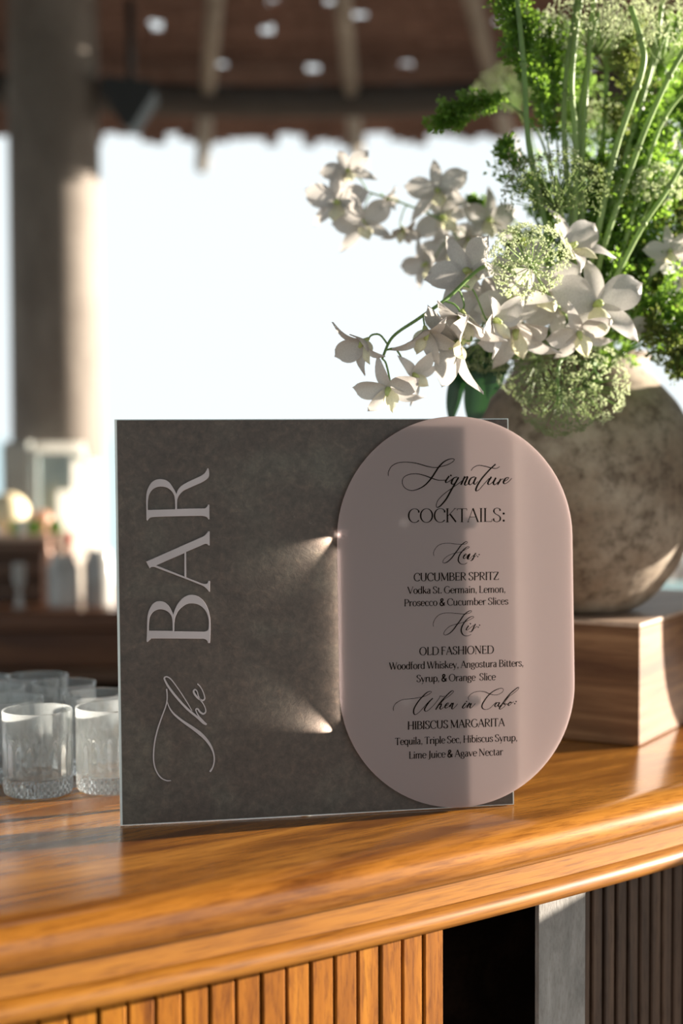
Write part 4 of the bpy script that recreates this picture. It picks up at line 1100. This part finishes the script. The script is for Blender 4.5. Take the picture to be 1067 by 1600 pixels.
# upright bare stems
def reed(label, ctrl, rad=0.0034, mat='stem_pale', seed=0):
    rg = random.Random(seed + 55)
    base = MOUTH + Vector((rg.uniform(-.05, .05), rg.uniform(-.05, .05), -0.02))
    P = smoothpts([base] + [fY(*c_) for c_ in ctrl], 8)
    t_ = thing('bare_stem', label, 'stem', base, 'tall bare stems in the vase')
    mb = MB(); mb.tube(P, [rad * (1.1 - .25 * i / len(P)) for i in range(len(P))], 10)
    for f in (.55, .8):
        q = P[int(f * (len(P) - 1))]
        mb.ball(q, rad * 1.35, 8, 5)
    mb.build('stem', M[mat], t_)
reed('leftmost tall stem, dark sided, rising past the green sprigs', [(880, 470, 2.1), (848, 330, 2.05), (826, 225, 2.03), (818, 100, 2.03), (806, -20, 2.03)], .0036, 'stem', 1)
reed('upright stem second from the left under the top umbel', [(895, 430, 2.1), (882, 230, 2.06), (884, 120, 2.06), (900, 10, 2.06), (905, -20, 2.06)], .0036, 'stem_pale', 2)
reed('upright stem third from the left, nearly vertical', [(900, 430, 2.08), (899, 225, 2.05), (893, 130, 2.05), (905, 10, 2.05), (915, -20, 2.05)], .0036, 'stem_pale', 3)
reed('upright stem fourth from the left, leaning slightly right', [(905, 430, 2.1), (911, 220, 2.07), (922, 60, 2.07), (930, -20, 2.07)], .0036, 'stem_pale', 4)
reed('upright stem crossing to the right edge, thick and pale', [(920, 430, 2.08), (960, 240, 2.04), (1003, 110, 2.02), (1000, 60, 2.02), (985, 10, 2.02)], .0042, 'stem_pale', 5)
reed('pale stem bending beside the thick one at right', [(925, 440, 2.12), (985, 220, 2.1), (1020, 90, 2.1), (1035, 0, 2.1)], .0038, 'stem_pale', 6)
reed('slanting stem reaching the right edge at upper height', [(930, 450, 2.08), (990, 250, 2.04), (1040, 130, 2.02), (1080, 60, 2.02)], .0038, 'stem_pale', 7)
reed('slanting pale stem low at the right', [(940, 480, 2.06), (1000, 360, 2.02), (1040, 300, 2.02), (1085, 220, 2.02)], .0034, 'stem_pale', 8)
reed('stem leaning right beside the vase mouth', [(930, 500, 2.12), (975, 380, 2.08), (1030, 200, 2.06), (1090, 120, 2.06)], .0032, 'stem_pale', 9)

def blade(label, ctrl, W_px, seed=0):
    """broad leaf: ctrl = base..tip midrib"""
    rg = random.Random(seed)
    base = MOUTH + Vector((-.06, rg.uniform(-.03, .05), -0.01))
    t_ = thing('broad_leaf', label, 'leaf', base, 'broad dark leaves at the vase mouth')
    A = fY(*ctrl[0])
    mb = MB(); mb.tube(smoothpts([base, (base + A) / 2 + Vector((0, 0, .03)), A], 6), .0016, 6)
    mb.build('stem', M['stem_dark'], t_)
    P = smoothpts([fY(*c_) for c_ in ctrl], 6); n = len(P); vs = []; fs = []
    Wm = W_px * ctrl[0][2] / F
    for i, p in enumerate(P):
        t = i / (n - 1); tg = (P[min(i + 1, n - 1)] - P[max(i - 1, 0)]).normalized()
        sd = tg.cross(Vector((rg.uniform(-.02, .02), -1, .15))).normalized(); nn = sd.cross(tg)
        w = Wm * math.sin(math.pi * min(1, .04 + .96 * t) ** .8) ** .85
        for s_ in (-1, -.5, 0, .5, 1): vs.append(p + sd * w * s_ + nn * abs(s_) * w * .25)
    for i in range(n - 1):
        for j in range(4): fs.append((i * 5 + j, i * 5 + j + 1, i * 5 + j + 6, i * 5 + j + 5))
    mesh('blade', vs, fs, M['leaf_big'], t_)
blade('broad dark leaf pointing left behind the orchid stem', [(745, 500, 2.1), (720, 512, 2.08), (690, 512, 2.06), (664, 505, 2.05)], 17, 1)
blade('broad dark leaf pointing down left below the orchids', [(765, 540, 2.1), (735, 562, 2.08), (705, 578, 2.06), (688, 580, 2.05)], 18, 2)
blade('broad dark leaf hanging down to the sign top, widest', [(757, 560, 2.12), (748, 600, 2.12), (742, 640, 2.12), (738, 672, 2.12)], 20, 3)
blade('narrow dark leaf hanging down at the left of the widest one', [(728, 570, 2.11), (714, 600, 2.1), (707, 635, 2.1), (704, 665, 2.1)], 12, 4)
blade('dark leaf hanging beside the vase shoulder', [(785, 550, 2.12), (778, 575, 2.1), (768, 605, 2.1), (762, 625, 2.1)], 13, 5)
# ------------------------------------------------------------------ background
# back bar: long counter behind
BY = 3.7
bb = thing('back_bar_counter', 'dark brown wooden back bar counter behind the glasses', 'counter', (0.2, BY + .35, 0))
MB().box((0.2, BY + .35, 1.055), (4.6, .74, .05), bev=.006).build('worktop', M['backbar'], bb, smooth=False)
MB().box((0.2, BY + .02, 0.985), (4.6, .03, .09), bev=.004).build('front_rail', M['backbar'], bb, smooth=False)
MB().box((0.2, BY + .38, 0.47), (4.5, .62, .94)).build('body', M['shade_wood'], bb, smooth=False)
MB().box((0.2, BY - .02, 0.925), (4.6, .05, .03), bev=.004).build('foot_rail', M['crate'], bb, smooth=False)
def put(px, Y, z=1.0805):
    p = atY(px, 700, Y); return Vector((p.x, Y, z))
# crate with fruit
cz = 1.0805
cp = put(28, 4.0)
cr = thing('fruit_crate', 'brown wooden crate on the back bar holding limes and fruit', 'crate', (cp.x - .12, 4.02, cz))
for z in (.03, .085, .14):
    MB().box((cp.x - .12, 3.90, cz + z), (.46, .012, .048), bev=.002).build('plank', M['crate'], cr, smooth=False)
    MB().box((cp.x - .12, 4.14, cz + z), (.46, .012, .048), bev=.002).build('plank', M['crate'], cr, smooth=False)
for sx in (-1, 1):
    MB().box((cp.x - .12 + sx * .236, 4.02, cz + .085), (.012, .25, .16), bev=.002).build('end_board', M['crate'], cr, smooth=False)
MB().box((cp.x - .12, 4.02, cz + .16), (.48, .26, .012), bev=.002).build('lid_board', M['block_top'], cr, smooth=False)
fz = cz + .1665
def fruit(name, px, py, Y, rpx, mat, label, cat, sq=(1, 1, 1), grp=None):
    p = atY(px, py, Y); r_ = rpx * Y / F
    p.z = fz + r_ * sq[2]
    o = MB().ball((p.x, p.y, p.z), r_, 16, 10, sq).build(name, M['stem'] if False else mat, loc=(p.x, p.y, fz))
    return tag(o, label, cat, grp)
fruit('cream_fruit', 12, 770, 4.06, 33, M['cream'], 'large pale cream rounded fruit at the far left edge on the crate', 'fruit', (1, 1, .95))
fruit('lime', 26, 795, 3.95, 12, M['lime'], 'left lime below the pale cream fruit', 'fruit', (1, 1, 1), 'limes on the crate')
fruit('lime', 53, 797, 3.95, 12, M['lime'], 'middle lime of three on the crate', 'fruit', (1.1, 1, 1), 'limes on the crate')
fruit('lime', 86, 792, 3.97, 12, M['lime'], 'right lime standing apart nearest the white bottle', 'fruit', (1, 1, 1), 'limes on the crate')
fruit('onion', 66, 787, 4.08, 17, M['onion'], 'russet round fruit behind the limes', 'fruit', (1, 1, 1))
def cyl(name, px, Y, wpx, hpx, mat, label, cat, z=cz, prof=None, grp=None, n=28):
    p = put(px, Y, z); r_ = wpx / 2 * Y / F; h = hpx * Y / F
    prof = prof or [(.001, 0), (.9, 0), (1, .03), (1, .8), (.85, .93), (.85, 1), (.001, 1)]
    o = MB().lathe(p, [(max(.0006, a * r_), b * h) for a, b in prof], n).build(name, mat, loc=p)
    autosmooth(o)
    return tag(o, label, cat, grp), p, r_, h
bottle_p = [(.001, 0), (.9, 0), (1, .02), (1, .62), (.9, .72), (.42, .82), (.36, .97), (.4, .98), (.4, 1), (.001, 1)]
cyl('pitcher', 134, 4.0, 48, 215, M['milk'], 'tall white sunlit pitcher between the jars and the sign', 'pitcher', cz, [(.001, 0), (.6, 0), (.75, .03), (.92, .3), (1, .55), (.92, .8), (.9, 1), (.001, .99)])
cyl('cup', 104, 4.29, 30, 150, M['milk'], 'white sunlit beaker left of the tall pitcher', 'cup', cz, [(.001, 0), (.8, 0), (.85, .03), (1, 1), (.001, .99)])
jp = [(.001, 0), (.9, 0), (1, .04), (1, .75), (.8, .86), (.8, 1), (.001, 1)]
cyl('jar', 96, 3.78, 50, 82, M['jar'], 'milky grey jar on the back bar, left of two', 'jar', cz, jp, 'milky jars on the back bar')
cyl('jar', 152, 3.80, 48, 88, M['jar'], 'milky grey jar on the back bar, right of two beside the sign', 'jar', cz, jp, 'milky jars on the back bar')
o, p, r_, h = cyl('candle_glass', 27, 3.76, 20, 70, M['jar'], 'slim pale glass candle holder standing at the left of the back bar', 'candle holder', cz, [(.001, 0), (1, 0), (.5, .1), (.4, .4), (1, .6), (1, 1), (.001, .98)])
cyl('sauce_bottle', 72, 3.85, 18, 105, M['onion'], 'small brown bottle standing before the crate', 'bottle', cz, bottle_p)
o, p, r_, h = cyl('red_capped_bottle', 108, 3.9, 20, 95, M['onion'], 'small dark bottle with a red cap behind the left jar', 'bottle', cz, bottle_p)
MB().tube([p + Vector((0, 0, h * .97)), p + Vector((0, 0, h * 1.12))], r_ * .5, 12).build('cap', M['red'], o)['label'] = 'red cap'
for i, (px, Y, w, h_, lab) in enumerate([(33, 3.93, 14, 26, 'white cup on the crate, left'), (62, 4.2, 40, 22, 'long white dish behind the crate fruit')]):
    cyl('cup' if i == 0 else 'dish', px, Y, w, h_, M['white'], lab, 'cup' if i == 0 else 'dish', fz if i == 0 else cz, [(.001, 0), (.7, 0), (.8, .05), (1, 1), (.001, .95)])
# cabinet and glass wind screen further back
cb = atY(34, 700, 4.36)
tag(MB().box((cb.x - .01, 4.37, 1.284), (.085, .08, .404), bev=.01).build('canister', M['panel_grey'], loc=(cb.x - .01, 4.37, 1.082), smooth=False), 'tall grey square canister on the back bar in front of the pillar base', 'canister')
gs = atY(93, 700, 4.37)
g = thing('glass_screen', 'pale blue glass screen with a white top rail standing behind the pitcher', 'screen', (gs.x, 4.38, 1.081))
MB().box((gs.x, 4.38, 1.27), (.125, .008, .37)).build('glass_pane', M['glass_b'], g, smooth=False)
MB().box((gs.x, 4.38, 1.468), (.135, .03, .030), bev=.004).build('top_rail', M['milk'], g, smooth=False)
for sx in (-1, 1): MB().box((gs.x + sx * .066, 4.38, 1.27), (.010, .02, .377), bev=.002).build('frame_post', M['white'], g, smooth=False)
# right: napkins and drinks
np_ = put(1062, 3.75)
nk = thing('napkin_stack', 'pale blue folded cloth stack on the back bar at the right edge', 'cloth', np_)
for i in range(3):
    MB().box(np_ + Vector((.01 * i, 0, .009 + i * .0165)), (.19, .16, .016), Matrix.Rotation(.1 * i, 3, 'Z'), .005).build('napkin', M['cloth'], nk, smooth=False)
for px, Y, lab in ((1040, 3.95, 'left blurred glass of orange drink behind the blue cloth'), (1066, 3.98, 'right blurred glass of orange drink at the photo edge')):
    p = put(px, Y); r_ = 17 * Y / F; h = 90 * Y / F
    t_ = thing('drink_glass', lab, 'glass', p, 'orange drinks on the back bar')
    MB().lathe(p, [(.001, .001), (r_ * .85, .001), (r_, h), (r_ * .95, h), (r_ * .8, .012), (.001, .012)], 24).build('tumbler_body', M['glass'], t_)
    MB().lathe(p + Vector((0, 0, .0125)), [(.001, 0), (r_ * .78, 0), (r_ * .86, h * .5), (.001, h * .5)], 24).build('drink', M['liquid'], t_)
# hanging loudspeaker
sp_ = atY(205, 160, 4.6)
s_ = thing('loudspeaker', 'dark wedge loudspeaker hanging under the roof edge beside the pillar', 'speaker', sp_)
k_ = 4.6 / F
vs = [(-38, -32), (36, -24), (42, -10), (4, 48), (-8, 44), (-40, -10)]
w3 = [sp_ + Vector((x * k_, -0.08, -y * k_)) for x, y in vs]; w4 = [sp_ + Vector((x * k_ * .9, 0.08, -y * k_ * .9)) for x, y in vs]
n6 = len(vs)
mesh('cabinet_body', w3 + w4, [tuple(range(n6)), tuple(range(2 * n6 - 1, n6 - 1, -1))] + [(i, i + n6, (i + 1) % n6 + n6, (i + 1) % n6) for i in range(n6)], M['speaker'], s_, smooth=False)
MB().tube([sp_ + Vector((0, 0, .05)), sp_ + Vector((0, 0, .30))], .012, 8).build('bracket', M['speaker'], s_)
